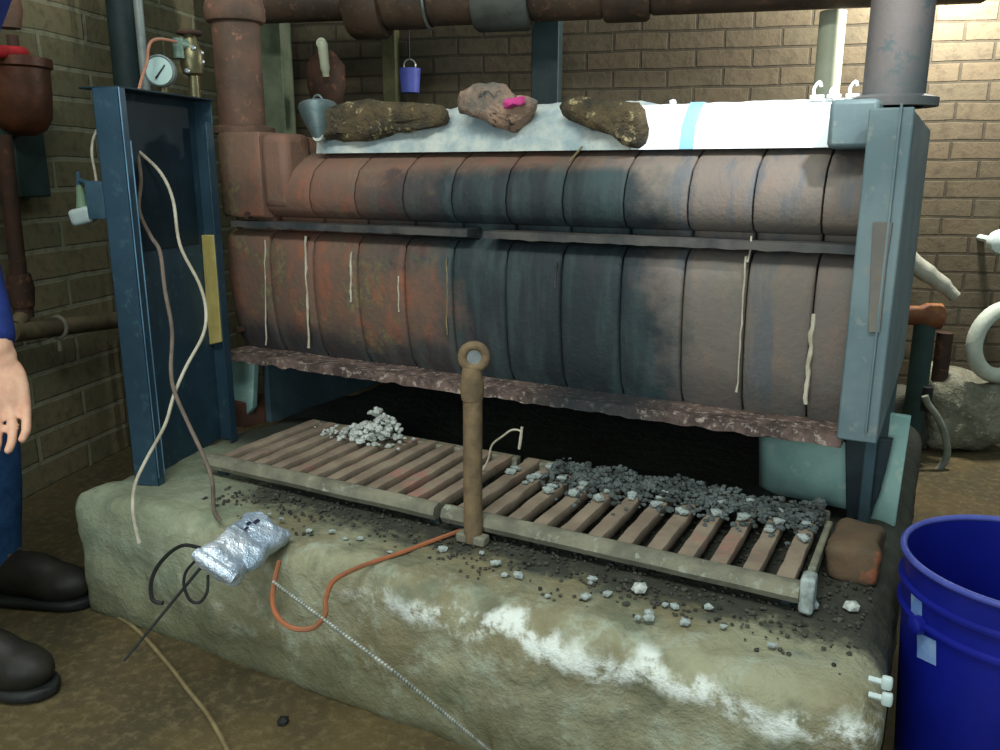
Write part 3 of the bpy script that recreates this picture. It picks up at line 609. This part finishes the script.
# uprights and things behind the boiler
def upright(px, w, off, nm, label, m, cat='post', ztop=1.6, sq=True, py=60, zb=0):
    P = unb(px, py, off); b = bmnew()
    if sq: box(b, (-w/2, -w/2, zb), (w/2, w/2, ztop), RZ(WA, (P.x, P.y, 0)))
    else: lathe(b, [(0, zb), (w/2, zb), (w/2, ztop), (0, ztop)], (P.x, P.y, 0), (0, 0, 1), 24)
    o = obj(nm, b, m, bevel=.004 if sq else 0); return tag(rebase(o, (P.x, P.y, zb)), label, cat)
upright(276, .095, .16, 'block_post', 'grey-green block post behind the left riser pipe', 'post', ztop=1.62)
upright(391, .055, .12, 'timber_post', 'narrow olive post behind the boiler, beside the blue cup', mottle('olive_timber', (84, 84, 56), (68, 68, 46), 10, .9))
upright(547, .10, .12, 'dark_post', 'dark green post against back wall behind the boiler middle', 'dpipe', ztop=1.5)
upright(829, .082, .30, 'pvc_pipe', 'cream plastic pipe standing behind the right part of boiler', 'pvc', 'pipe', ztop=zc-.07, sq=False)
P = unb(410, 80, .22); t = thing('blue_cup', 'small blue-violet plastic cup hanging behind the boiler', 'cup', P-Vector((0, 0, .05)))
b = bmnew(); lathe(b, [(0, -.045), (.033, -.045), (.04, .04), (.036, .04), (.03, -.04), (0, -.04)], P, (0, 0, 1), 24); obj('cup_body', b, 'violet', t)
b = bmnew(); torus(b, P+Vector((-.0, 0, .05)), WN, .022, .003, 18, 6); obj('cup_handle', b, 'steel', t)
b = bmnew(); tube(b, [P+Vector((0, 0, .07)), Vector((P.x, P.y, zc-.06))], .003, 6); obj('hanger_wire', b, 'dpipe', t)
P = unb(326, 74, .3); t = thing('gate_valve', 'rusty valve with pale lever handle behind the tin funnel', 'valve', (P.x, P.y, 0))
b = bmnew(); lathe(b, [(0, 0), (.03, 0), (.03, P.z-.12), (.055, P.z-.1), (.07, P.z-.04), (.07, P.z+.03), (.045, P.z+.06), (.03, P.z+.08), (0, P.z+.08)], (P.x, P.y, 0), (0, 0, 1), 24); obj('valve_body', b, 'rust2', t)
b = bmnew(); Q = unb(322, 40, .44); Q2 = unb(326, 76, .40); tube(b, spline([Q, Q.lerp(Q2, .5), Q2], 4), [.012]+[.018]*3+[.017]*3+[.012]*2, 12); o = obj('lever_handle', b, 'pvc', t); o['label'] = 'pale lever handle'
b = bmnew(); torus(b, Q+Vector((-.004, 0, -.01)), WN, .014, .005, 16, 8); obj('lever_eye', b, 'pvc', t)

# ---------------------------------------------------------------- gauge cluster over the blue panel
P = un(160, 71, 0, .03); gz = thing('pressure_gauge', 'round pale pressure gauge above the blue panel', 'gauge', Vector((P.x, P.y, ZT)))
d = (CAM-P).normalized(); d.z = 0; d = (d+R_*-.35).normalized()
b = bmnew(); lathe(b, [(0, -.02), (.028, -.02), (.033, -.012), (.034, .004), (.031, .008), (.029, .003), (0, .003)], P, d, 32); obj('case', b, 'conduit', gz)
b = bmnew(); lathe(b, [(0, .003), (.029, .003), (.029, .005), (0, .005)], P, d, 32); obj('dial', b, 'dial', gz)
b = bmnew(); u = Vector((0, 0, 1)).cross(d).normalized(); tube(b, [P+d*.008-Vector((0, 0, .016))-u*.008, P+d*.008+Vector((0, 0, .012))+u*.014], [.002, .001], 6); o = obj('needle', b, 'black', gz)
b = bmnew(); tube(b, [P-d*.01-Vector((0, 0, .03)), Vector((P.x, P.y, ZT+.002))-d*.01], .008, 10); obj('stem', b, 'brass', gz)
Q = un(192, 62, 0, .03); vt = thing('brass_valve', 'tarnished brass valve cluster right of the pressure gauge', 'valve', Vector((Q.x, Q.y, ZT+.002)))
b = bmnew(); lathe(b, [(0, ZT+.002), (.012, ZT+.002), (.012, Q.z-.03), (.022, Q.z-.025), (.026, Q.z-.005), (.026, Q.z+.02), (.018, Q.z+.035), (.012, Q.z+.06), (0, Q.z+.06)], (Q.x, Q.y, 0), (0, 0, 1), 20); obj('valve_body', b, 'brass', vt)
b = bmnew(); w = un(178, 44, 0, .03); tube(b, [w, Vector((Q.x, Q.y, w.z))], .013, 12); tube(b, [w-Vector((0, 0, .03)), w+Vector((0, 0, .012))], .012, 12); obj('side_fitting', b, mottle('verdigris', (110, 134, 120), (84, 100, 88), 20, .5, .3), vt)
b = bmnew(); torus(b, Vector((Q.x, Q.y, Q.z+.062)), (0, 0, 1), .024, .005, 24, 8); tube(b, [(Q.x-.02, Q.y, Q.z+.062), (Q.x+.02, Q.y, Q.z+.062)], .003, 6); obj('hand_wheel', b, 'rust2', vt)
for px, py in ((193, 48), (201, 53), (202, 62), (187, 71)):
    W = un(px, py, 0, .05); b = bmnew(); lathe(b, [(0, -.004), (.005, -.004), (.006, .003), (.003, .006), (0, .006)], W, (CAM-W), 8)
    tube(b, [W, Vector((Q.x, Q.y, W.z))], .0035, 6); o = obj('nut', b, 'steel', vt); o['label'] = 'shiny nut'
o_pts = [un(x, y, 0, .045) for x, y in ((138, 86), (143, 74), (147, 62), (148, 50), (151, 42), (158, 39), (168, 40), (176, 42))]; o_pts[0].z = ZT+.004
b = bmnew(); tube(b, spline(o_pts, 5), .0034, 8); o = obj('copper_tube', b, 'copper'); tag(rebase(o, o_pts[0]), 'thin bent copper tube rising beside the pressure gauge', 'tube')
# conduits by left wall
def vpipe(px, r, off, label, m, z0, z1, nm='conduit', py=45, cat='pipe'):
    P = unl(px, py, off); b = bmnew(); lathe(b, [(0, z0), (r, z0), (r, z1), (0, z1)], (P.x, P.y, 0), (0, 0, 1), 24); o = obj(nm, b, m); return tag(rebase(o, (P.x, P.y, z0)), label, cat)
vpipe(125, .045, .10, 'thick dark green vertical pipe on the left wall behind the blue panel', 'dpipe', 0, 1.8, 'wall_pipe')
vpipe(142, .014, .20, 'thin pale vertical conduit beside the thick dark green pipe', 'conduit', 0, 1.8, 'conduit')
# stuff on the left wall
P = unl(20, 95, .12); t = thing('steam_trap', 'rusty bulbous steam trap on left wall under a red handle', 'steam trap', P-Vector((0, 0, .11)))
b = bmnew(); lathe(b, [(0, -.105), (.03, -.105), (.055, -.09), (.072, -.06), (.078, 0), (.08, .065), (.088, .07), (.088, .092), (.05, .10), (0, .10)], P, (0, 0, 1), 32); obj('trap_body', b, mottle('brown_rust_lacquer', (96, 56, 36), (66, 44, 32), 10, .45, .1, .4), t)
b = bmnew(); tube(b, [P+Vector((0, 0, .09)), P+Vector((0, 0, .15))], .014, 12); obj('spindle', b, 'rust2', t)
b = bmnew(); Q = unl(-12, 51, .16); Q2 = unl(26, 53, .14); tube(b, spline([Q, Q.lerp(Q2, .5), Q2], 4), [.016]*8+[.010], 12); o = obj('red_handle', b, 'red', t); o['label'] = 'red handle'
b = bmnew(); tube(b, [P, P-WD*.118], .03, 14); obj('wall_stub', b, 'rust2', t)
P = unl(6, 8, .1); b = bmnew(); lathe(b, [(0, -.05), (.03, -.05), (.04, 0), (.03, .06), (0, .06)], P, (0, 0, 1), 20); tube(b, [P, P-WD*.11], .018, 10); o = obj('pipe_stub', b, 'rust'); tag(rebase(o, P), 'small rusty pipe fitting high in the upper left corner', 'pipe')
P = unl(22, 163, .035); b = bmnew(); box(b, (-.035, -.06, -.095), (.035, .06, .095), RZ(WA, P)); o = obj('junction_box', b, 'tealbox', bevel=.006); tag(rebase(o, P-Vector((0, 0, .095))), 'dull green wall box below the steam trap', 'box')
t = thing('wall_pipework', 'rusty vertical pipe on left wall ending in a tee with horizontal branch', 'pipe', unl(20, 320, .1))
a = unl(3, 135, .10); c = unl(20, 285, .10); a.x, a.y = a.x, a.y
b = bmnew(); c0 = Vector((c.x, c.y, unl(3, 130, .1).z)); tube(b, [a, c], .021, 14); obj('vertical_run', b, 'rust2', t)
b = bmnew(); tube(b, [c+Vector((0, 0, .03)), c+Vector((0, 0, -.01)), c-Vector((0, 0, .06))], [.03, .036, .03], 16); tube(b, [c-Vector((0, 0, .09)), c-Vector((0, 0, .05))], .026, 14); obj('tee', b, 'rust2', t)
e0 = unl(12, 333, .12); e1 = unl(150, 316, .12); b = bmnew(); tube(b, [c-Vector((0, 0, .08)), e0.lerp(c-Vector((0, 0, .08)), .3), e0, e0.lerp(e1, .12), e1], [.02, .022, .028, .026, .026], 14); obj('branch', b, mottle('old_brown_pipe', (112, 98, 72), (78, 70, 52), 12, .8), t)
b = bmnew(); h = e0.lerp(e1, .28); torus(b, h, (e1-e0), .031, .006, 20, 8); tube(b, [h, h-WD*.12], .007, 8); tube(b, [h-Vector((0, 0, .03)), h-Vector((0, 0, .07))], .006, 8); obj('bracket', b, 'grate', t)
# plug hanging by bracket
P = dp(83, 216, 1.9); t = thing('hanging_plug', 'white plastic plug hanging left of the blue panel', 'plug', P-Vector((0, 0, .03)))
b = bmnew(); rbox(b, (.052, .036, .038), .010, (8, 8, 8), frame(P, R_+Vector((0, 0, .25)))); obj('plug_body', b, 'plugm', t, angle=70)
b = bmnew(); tube(b, [P+Vector((0, 0, .015)), dp(81, 196, 1.9), dp(79, 186, 1.9)], [.013, .01, .007], 12); o = obj('plug_neck', b, mottle('pale_green_neck', (120, 146, 118), (100, 126, 98), 20, .5), t); o['label'] = 'pale green neck'
P = dp(97, 200, 1.88); q0 = dp(80, 184, 1.9)
b = bmnew(); rbox(b, (.042, .02, .085), .004, (4, 4, 6), frame(P, R_)); tube(b, [P+Vector((0, 0, .03)), q0+Vector((0, 0, .008))], .006, 8); tube(b, [dp(78, 172, 1.9), dp(79, 190, 1.9)], .005, 8); o = obj('bracket_plate', b, mottle('steel_blue', (66, 96, 112), (50, 78, 94), 10, .5)); tag(rebase(o, P-Vector((0, 0, .04))), 'small teal bracket at blue panel edge holding the plug', 'bracket')
b = bmnew(); tube(b, spline([dp(98, 128, 1.87), dp(93, 140, 1.88), dp(92, 155, 1.88), dp(95, 172, 1.87), dp(97, 186, 1.87)], 5), .003, 7); o = obj('wire_loop', b, 'cord'); tag(rebase(o, dp(97, 186, 1.87)), 'short white wire bowed out from the left edge of blue panel', 'wire')

# ---------------------------------------------------------------- right side
P = dp(1028, 563, 1.23); bx, by, bz = P.x, P.y, P.z; bk = thing('bucket', 'large blue plastic bucket standing right of the plinth', 'bucket', (bx, by, 0)); rt, rb = .165, .142
def rad(z): return rb+(rt-rb)*z/bz
b = bmnew(); prof_b = [(0, 0), (rb-.004, 0), (rb, .006), (rad(.25), .25), (rad(bz-.09), bz-.09), (rt+.002, bz-.087), (rt+.002, bz-.083), (rad(bz-.08), bz-.08), (rad(bz-.05), bz-.05), (rt+.004, bz-.047), (rt+.004, bz-.043), (rad(bz-.04), bz-.04), (rt, bz-.004), (rt-.004, bz-.004), (rb-.004, .01), (0, .01)]
lathe(b, prof_b, (bx, by, 0), (0, 0, 1), 64); obj('bucket_wall', b, 'bucket', bk)
b = bmnew(); torus(b, (bx, by, bz), (0, 0, 1), rt+.001, .0052, 72, 10); o = obj('rim', b, 'bucketrim', bk); o['label'] = 'lighter rim'  # rim in a lighter blue than the wall
def blabel(px0, py0, px1, py1, sk=0):
    b = bmnew(); n = 8; g = []
    def hit(x, y):
        r = ray(x, y); lo, hi = .6, None; t = .6
        for i in range(2000):
            Q = CAM+r*t; rr = math.hypot(Q.x-bx, Q.y-by)
            if rr < rad(max(0, min(bz, Q.z)))+.0012: return Q
            t += .0006
        return CAM+r*1.2
    for i in range(n+1):
        row = []
        for j in range(n+1):
            x = px0+(px1-px0)*i/n; y = py0+(py1-py0)*j/n+sk*i/n; row.append(b.verts.new(hit(x, y)))
        g.append(row)
    for i in range(n):
        for j in range(n): b.faces.new((g[i][j], g[i+1][j], g[i+1][j+1], g[i][j+1]))
    o = obj('label_patch', b, 'lab', bk); o['label'] = 'faded pale blue label'
blabel(911, 592, 922, 620, 8); blabel(917, 632, 936, 657, 9)
b = bmnew()
sd = -R_*.8-H_*.2; sd.z = 0
E1 = Vector((bx, by, .30))+(-R_*.98-H_*.15).normalized()*(rad(.3)+.006)
lathe(b, [(0, 0), (.014, 0), (.014, .012), (.009, .016), (0, .016)], E1-(-R_*.98-H_*.15).normalized()*.004, (-R_*.98-H_*.15), 16); obj('handle_ear', b, 'bucket', bk)
E2 = Vector((bx, by, .30))-(-R_*.98-H_*.15).normalized()*(rad(.3)+.006); mid = Vector((bx, by, .15))+(-H_*.75+R_*.66)*.19
b = bmnew(); lathe(b, [(0, 0), (.014, 0), (.014, .012), (.009, .016), (0, .016)], E2, -(-R_*.98-H_*.15), 16); obj('handle_ear', b, 'bucket', bk)
b = bmnew(); m2 = H_*.95+R_*.1; tube(b, spline([E1, E1*.75+E2*.25+m2*.13-Vector((0, 0, .06)), (E1+E2)/2+m2*.185-Vector((0, 0, .13)), E1*.25+E2*.75+m2*.13-Vector((0, 0, .06)), E2], 8), .0022, 8); obj('wire_handle', b, 'steel', bk)

# fittings at plinth corner
for (px, py), lb in (((887, 683), 'upper one of two small white fittings at the right plinth edge'), ((887, 699), 'lower one of two small white fittings at the right plinth edge')):
    P = dp(px, py, 1.075); b = bmnew(); rbox(b, (.014, .012, .018), .004, (4, 4, 4), Matrix.Translation(P)); tube(b, [P-Vector((.022, 0, 0)), P], .004, 8); o = obj('white_fitting', b, 'plugm'); tag(rebase(o, P), lb, 'fitting', 'white fittings')
# rendered block at foot of back wall
def rock(px, py, off, size, m, nm, label, cat, seed=1, amp=.03, zb=0):
    P = unb(px, py, off); b = bmnew(); rbox(b, size, min(size)*.25, (14, 12, 14), RZ(WA, (P.x, P.y, zb+size[2]/2)), amp, 7, seed); o = obj(nm, b, m, angle=70); tag(rebase(o, (P.x, P.y, zb)), label, cat); return P
P = rock(950, 440, .22, (.26, .28, .27), 'stone', 'rendered_block', 'rough pale rendered block by back wall behind the bucket', 'block', 3, zb=0)
P = rock(903, 440, .20, (.2, .24, .2), mottle('grey_rubble', (96, 96, 86), (74, 74, 64), 10, .95, 0, 1., .012), 'rubble_block', 'grey rubble lump just right of the boiler end', 'block', 6)
pts = [unb(x, y, .5) for x, y in ((925, 396), (928, 404), (938, 418), (945, 436), (947, 455), (938, 470), (922, 477), (900, 480))]
b = bmnew(); tube(b, spline(pts, 5), .011, 10); o = obj('grey_hose', b, mottle('grey_hose', (128, 132, 118), (104, 108, 96), 14, .6)); tag(rebase(o, pts[-1]), 'grey hose curving down beside the right end of the boiler', 'hose')
b = bmnew(); a = unb(927, 396, .46); tube(b, [a+Vector((0, 0, .03)), a-Vector((0, 0, .05))], .016, 12); o = obj('hose_tap', b, 'black'); tag(rebase(o, a-Vector((0, 0, .05))), 'small black tap at the top end of the grey hose', 'tap')
t = thing('floor_pipework', 'dark vertical pipe with orange-brown fitting behind the right end of boiler', 'pipe', unb(930, 450, .3))
q = unb(926, 316, .34); b = bmnew(); tube(b, [q-WD*.09, q-WD*.02, q, q+WD*.045, q+WD*.055], [.032, .034, .044, .044, .03], 20); o = obj('orange_fitting', b, mottle('orange_brown', (150, 100, 48), (110, 66, 44), 12, .6), t); o['label'] = 'orange-brown pipe fitting'
b = bmnew(); lathe(b, [(0, 0), (.034, 0), (.034, q.z-.02), (0, q.z-.02)], (q.x-.0, q.y, 0), (0, 0, 1), 20); obj('lower_pipe', b, 'tealbox', t)
q2 = unb(943, 350, .30); b = bmnew(); lathe(b, [(0, 0), (.026, 0), (.026, q2.z+.06), (0, q2.z+.06)], (q2.x, q2.y, 0), (0, 0, 1), 20); obj('side_pipe', b, 'rust2', t)
b = bmnew(); pts = [unb(x, y, .38) for x, y in ((897, 243), (912, 262), (928, 274), (944, 286), (955, 297))]; tube(b, spline(pts, 4), [.03]*9+[.026]*4+[.02]*4, 14); o = obj('pale_pipe', b, mottle('grey_white_lagging', (168, 166, 150), (140, 140, 124), 14, .8, 0, .5)); tag(rebase(o, pts[-1]), 'pale lagged pipe slanting down from the boiler end jacket', 'pipe')
q = unb(1004, 342, .3); b = bmnew(); torus(b, q, (WN*.9+WD*.4), .115, .026, 40, 14); o = obj('coiled_hose', b, mottle('cream_white_hose', (198, 204, 186), (170, 178, 164), 10, .6)); tag(rebase(o, q-Vector((0, 0, .13))), 'white hose coil at right edge of view on the back wall', 'hose')
q = unb(1000, 242, .2); b = bmnew(); lathe(b, [(0, -.04), (.03, -.035), (.042, -.005), (.036, .03), (.012, .045), (0, .045)], q, (WN), 20); tube(b, [q, q-WN*.2], .012, 8); o = obj('wall_fitting', b, 'plugm'); tag(rebase(o, q), 'round white knob on the back wall above the hose coil', 'knob')

# ---------------------------------------------------------------- person at the left edge
def ell(bm, c, r, rot=None, seg=16):
    t = bmesh.new(); bmesh.ops.create_uvsphere(t, u_segments=seg, v_segments=seg//2+2, radius=1); t.transform(Matrix.Translation(Vector(c)) @ (rot or Matrix.Identity(4)) @ Matrix.Diagonal((r[0], r[1], r[2], 1)))
    me = bpy.data.meshes.new('t'); t.to_mesh(me); t.free(); bm.from_mesh(me); bpy.data.meshes.remove(me)
def limb(bm, pts, rad_, n=6, seg=14):
    S = spline(pts, n); rr = []
    for i in range(len(S)):
        u = i/(len(S)-1)*(len(rad_)-1); k = min(int(u), len(rad_)-2); rr.append(rad_[k]+(rad_[k+1]-rad_[k])*(u-k))
    tube(bm, S, rr, seg); ell(bm, S[0], [rr[0]]*3); ell(bm, S[-1], [rr[-1]]*3)
def vox(o, v, sm=3):
    m = o.modifiers.new('r', 'REMESH'); m.mode = 'VOXEL'; m.voxel_size = v; m.use_smooth_shade = True
    m = o.modifiers.new('s', 'SMOOTH'); m.iterations = sm; m.factor = .5
def ankle(px, py): return un(px, py, 2, .0)
toe1 = un(76, 588, 2, .04); a1 = un(6, 592, 2, .0); a1 = Vector((toe1.x-.19, toe1.y-.07, .10))
toe2 = un(34, 676, 2, .035); a2 = Vector((toe2.x-.19, toe2.y-.05, .10))
wr = dp(-3, 350, 1.42); el = dp(-22, 178, 1.56); sh = dp(-92, 20, 1.62)
kn1 = dp(-8, 452, 1.78)
kn1 = a1+Vector((.02, .0, .40)); kn2 = a2+Vector((-.0, -.02, .41)); hip = (a1+a2)/2+Vector((-.22, -.0, .80)); sd_ = (a1-a2); sd_.z = 0; sd_.normalize()
h1 = hip+sd_*.09; h2 = hip-sd_*.09; fwd = (toe1-a1); fwd.z = 0; fwd.normalize()
shc = hip+fwd*.26+Vector((0, 0, .43)); s1 = shc+sd_*.17; s2 = shc-sd_*.17
s_near = s2 if (s2-sh).length < (s1-sh).length else s1
s_far = s1 if s_near is s2 else s2
neck = shc+fwd*.05+Vector((0, 0, .07)); head = neck+fwd*.07+Vector((0, 0, .13))
el = s_near.lerp(wr, .53)+fwd*-.05
print('person', wr, s_near, (s_near-wr).length, hip, kn1, toe1)
ps = thing('person', 'person in blue jeans, blue sleeve and dark boots bending at the left edge, hand hanging', 'person', (hip.x, hip.y, 0))
b = bmnew()
limb(b, [s_near, el, wr], [.05, .046, .036, .026]); elf = s_far+Vector((0, 0, -.27))+fwd*-.02; wf = elf-fwd*.14+Vector((0, 0, -.21)); limb(b, [s_far, elf, wf], [.05, .046, .036, .026])
def hand(w, d, side, out):       # d: finger direction, side: across the palm towards the little finger, out: palm normal (fingers curl to it)
    d = d.normalized(); side = side.normalized(); out = out.normalized()
    rot = Matrix((side, out, d)).transposed().to_4x4(); ell(b, w+d*.055, (.042, .016, .05), rot); ell(b, w+d*.012, (.03, .02, .03), rot)
    for k, (ln_, off) in enumerate(((.07, -.034), (.082, -.0115), (.076, .011), (.060, .033))):
        p = w+d*.085+side*off; q = [p-d*.02, p+d*.012, p+d*ln_*.5+out*.006, p+d*ln_*.85+out*.022, p+d*ln_*1.0+out*.042-side*.004]
        limb(b, q, [.0098, .009, .0085, .008, .007], 3, 10)
    p = w+d*.025-side*.03; limb(b, [p, p+d*.025-side*.018+out*.012, p+d*.052-side*.022+out*.026, p+d*.075-side*.016+out*.034], [.013, .012, .0105, .0085], 3, 10)
tip = dp(12, 480, 1.40); hd = (tip-wr)
hand(wr, hd, (R_*.9+H_*.35), (-H_*.9+R_*.35)); hand(wf, Vector((.1, .1, -1)), fwd, sd_)
limb(b, [h1, kn1, a1], [.085, .06, .052, .036]); limb(b, [h2, kn2, a2], [.085, .06, .052, .036])
limb(b, [hip-Vector((0, 0, .02)), hip.lerp(shc, .5), shc], [.12, .12, .12]); limb(b, [s1, shc, s2], [.05, .09, .05]); limb(b, [shc, neck, head], [.07, .055, .06])
fr_ = (fwd*.8+Vector((0, 0, -.5))).normalized(); hr = frame(head, fr_.cross(Vector((0, 0, 1))), Vector((0, 0, 1))); ell(b, head+Vector((0, 0, .02)), (.078, .095, .11), hr, 24)
sdh = fr_.cross(Vector((0, 0, 1))).normalized(); uph = sdh.cross(fr_).normalized()
ell(b, head+fr_*.09+uph*-.0, (.015, .015, .022)); 
for s in (-1, 1): ell(b, head+sdh*s*.074+uph*.01, (.012, .016, .028))
ell(b, head+fr_*.058-uph*.07, (.04, .04, .035))
bo = obj('body', b, 'skin', ps); vox(bo, .004, 3)
b = bmnew(); 
for s in (-1, 1): ell(b, head+fr_*.082+uph*.028+sdh*s*.03, (.011, .011, .008))
obj('eyes', b, 'ash', ps)
b = bmnew(); ell(b, head+fr_*.085-uph*.045, (.022, .012, .006)); obj('mouth', b, mottle('lips', (160, 90, 80), (150, 80, 74)), ps)
b = bmnew(); ell(b, head-fr_*.03+uph*.05, (.09, .108, .092), hr, 24); o = obj('hair', b, 'hair', ps)
b = bmnew(); cuff = el.lerp(wr, .93); limb(b, [s_near, el, cuff], [.066, .058, .046, .036]); limb(b, [s_far, elf, elf.lerp(wf, .9)], [.07, .066, .054, .043]); limb(b, [hip, hip.lerp(shc, .5), shc], [.145, .15, .15]); limb(b, [s1, shc, s2], [.07, .115, .07]); limb(b, [shc, shc.lerp(neck, .5)], [.1, .068])
o = obj('shirt', b, 'shirt', ps); vox(o, .012, 3)
b = bmnew(); limb(b, [h1, kn1, a1+Vector((0, 0, .02))], [.105, .082, .074, .066]); limb(b, [h2, kn2, a2+Vector((0, 0, .02))], [.105, .082, .074, .066]); ell(b, hip, (.15, .15, .13))
o = obj('jeans', b, 'denim', ps); vox(o, .012, 2)
def boot(a, toe):
    f = toe-a; f.z = 0; L_ = f.length; f.normalize(); s = Vector((-f.y, f.x, 0)); g = Vector((a.x, a.y, 0))
    b = bmnew(); R4 = Matrix((f, s, Vector((0, 0, 1)))).transposed().to_4x4()
    ell(b, g+f*(L_*.78)+Vector((0, 0, .05)), (.085, .05, .045), R4); ell(b, g+f*(L_*.45)+Vector((0, 0, .065)), (.10, .046, .055), R4); ell(b, g+f*-.02+Vector((0, 0, .06)), (.06, .043, .058), R4)
    tube(b, [g+Vector((0, 0, .07)), g+Vector((0, 0, .16))], [.052, .056], 18); o = obj('boot', b, 'boot', ps); vox(o, .008, 3)
    b = bmnew(); rbox(b, (L_+.12, .098, .022), .0105, (20, 12, 3), Matrix.Translation(g+f*(L_*.4+.005)+Vector((0, 0, .014))) @ R4); 
    for v in b.verts:
        w_ = v.co-g; tx = w_.dot(f); ty = w_.dot(s); m_ = (L_*.4); hl = (L_+.12)/2; u_ = abs(tx-m_)/hl
        k_ = math.sqrt(max(0, 1-max(0, (u_-.62)/.40)**2)); v.co -= s*ty*(1-k_)
    q = obj('sole', b, 'black', o); q.matrix_parent_inverse = Matrix.Identity(4)
    q.matrix_parent_inverse = Matrix.Identity(4)
    q['label'] = 'black sole'
    b = bmnew()
    for k in range(4):
        p = g+f*(L_*.3+.03*k)+Vector((0, 0, .118-.013*k)); tube(b, [p-s*.02, p+s*.02], .004, 6)
    q = obj('laces', b, 'grub', o); q.matrix_parent_inverse = Matrix.Identity(4)
boot(a1, toe1); boot(a2, toe2)

# ---------------------------------------------------------------- light
def light(kind, loc, energy, color, size=.1, target=None, **kw):
    l = bpy.data.lights.new('lamp_or_fill', kind); l.energy = energy; l.color = color; o = bpy.data.objects.new('lamp_or_fill_light', l); COL.objects.link(o); o.location = loc
    if kind == 'AREA': l.shape = 'RECTANGLE'; l.size = size; l.size_y = kw.get('sy', size)
    else: l.shadow_soft_size = size
    if kind == 'SPOT': l.spot_size = math.radians(kw['ang']); l.spot_blend = kw.get('blend', .5)
    if target is not None: o.rotation_euler = (Vector(target)-Vector(loc)).to_track_quat('-Z', 'Y').to_euler()
    return o
light('POINT', unb(985, -70, .28), 110, (1, .97, .9), .06)                                            # bulb high on the right, just out of view
light('SPOT', (1.75, .05, 1.75), 62, (1, 1, 1), .04, target=((xb+xc)/2+.03, .6, 1.04), ang=26, blend=.35)   # added spot that whitens the board; its source is invented
light('AREA', (1.3, -.9, 2.35), 30, (.93, 1, .94), 1.2, target=(.8, .3, .3), sy=.25)                       # added overhead fill for the plinth; no fixture known there
light('AREA', (-.1, -.9, 2.2), 9, (1, .97, .9), .5, target=(-.3, .5, .4), sy=.3)  # added fill from above for the left side
light('AREA', (1.2, -2.3, .95), 26, (.86, .97, 1), 1.0, target=(.9, .5, .5), sy=1.4)    # added low front fill to reach into the ash pit; no doorway known
w = bpy.data.worlds.new('w'); bpy.context.scene.world = w; w.use_nodes = True; bg = w.node_tree.nodes['Background']; bg.inputs[0].default_value = (.62, .80, .86, 1); bg.inputs[1].default_value = .5

cam = bpy.data.cameras.new('cam'); co = bpy.data.objects.new('camera', cam); COL.objects.link(co); co.location = CAM
cam.sensor_width = 36; cam.lens = FPX/1000*36; cam.clip_start = .02
co.matrix_world = Matrix.Translation(CAM) @ Matrix((R_, U_, -F_)).transposed().to_4x4()
sc = bpy.context.scene; sc.camera = co
vs = sc.view_settings; vs.view_transform = 'Standard'; vs.look = 'None'; vs.gamma = 1; vs.use_curve_mapping = False; vs.exposure = 0
sc.display_settings.display_device = 'sRGB'
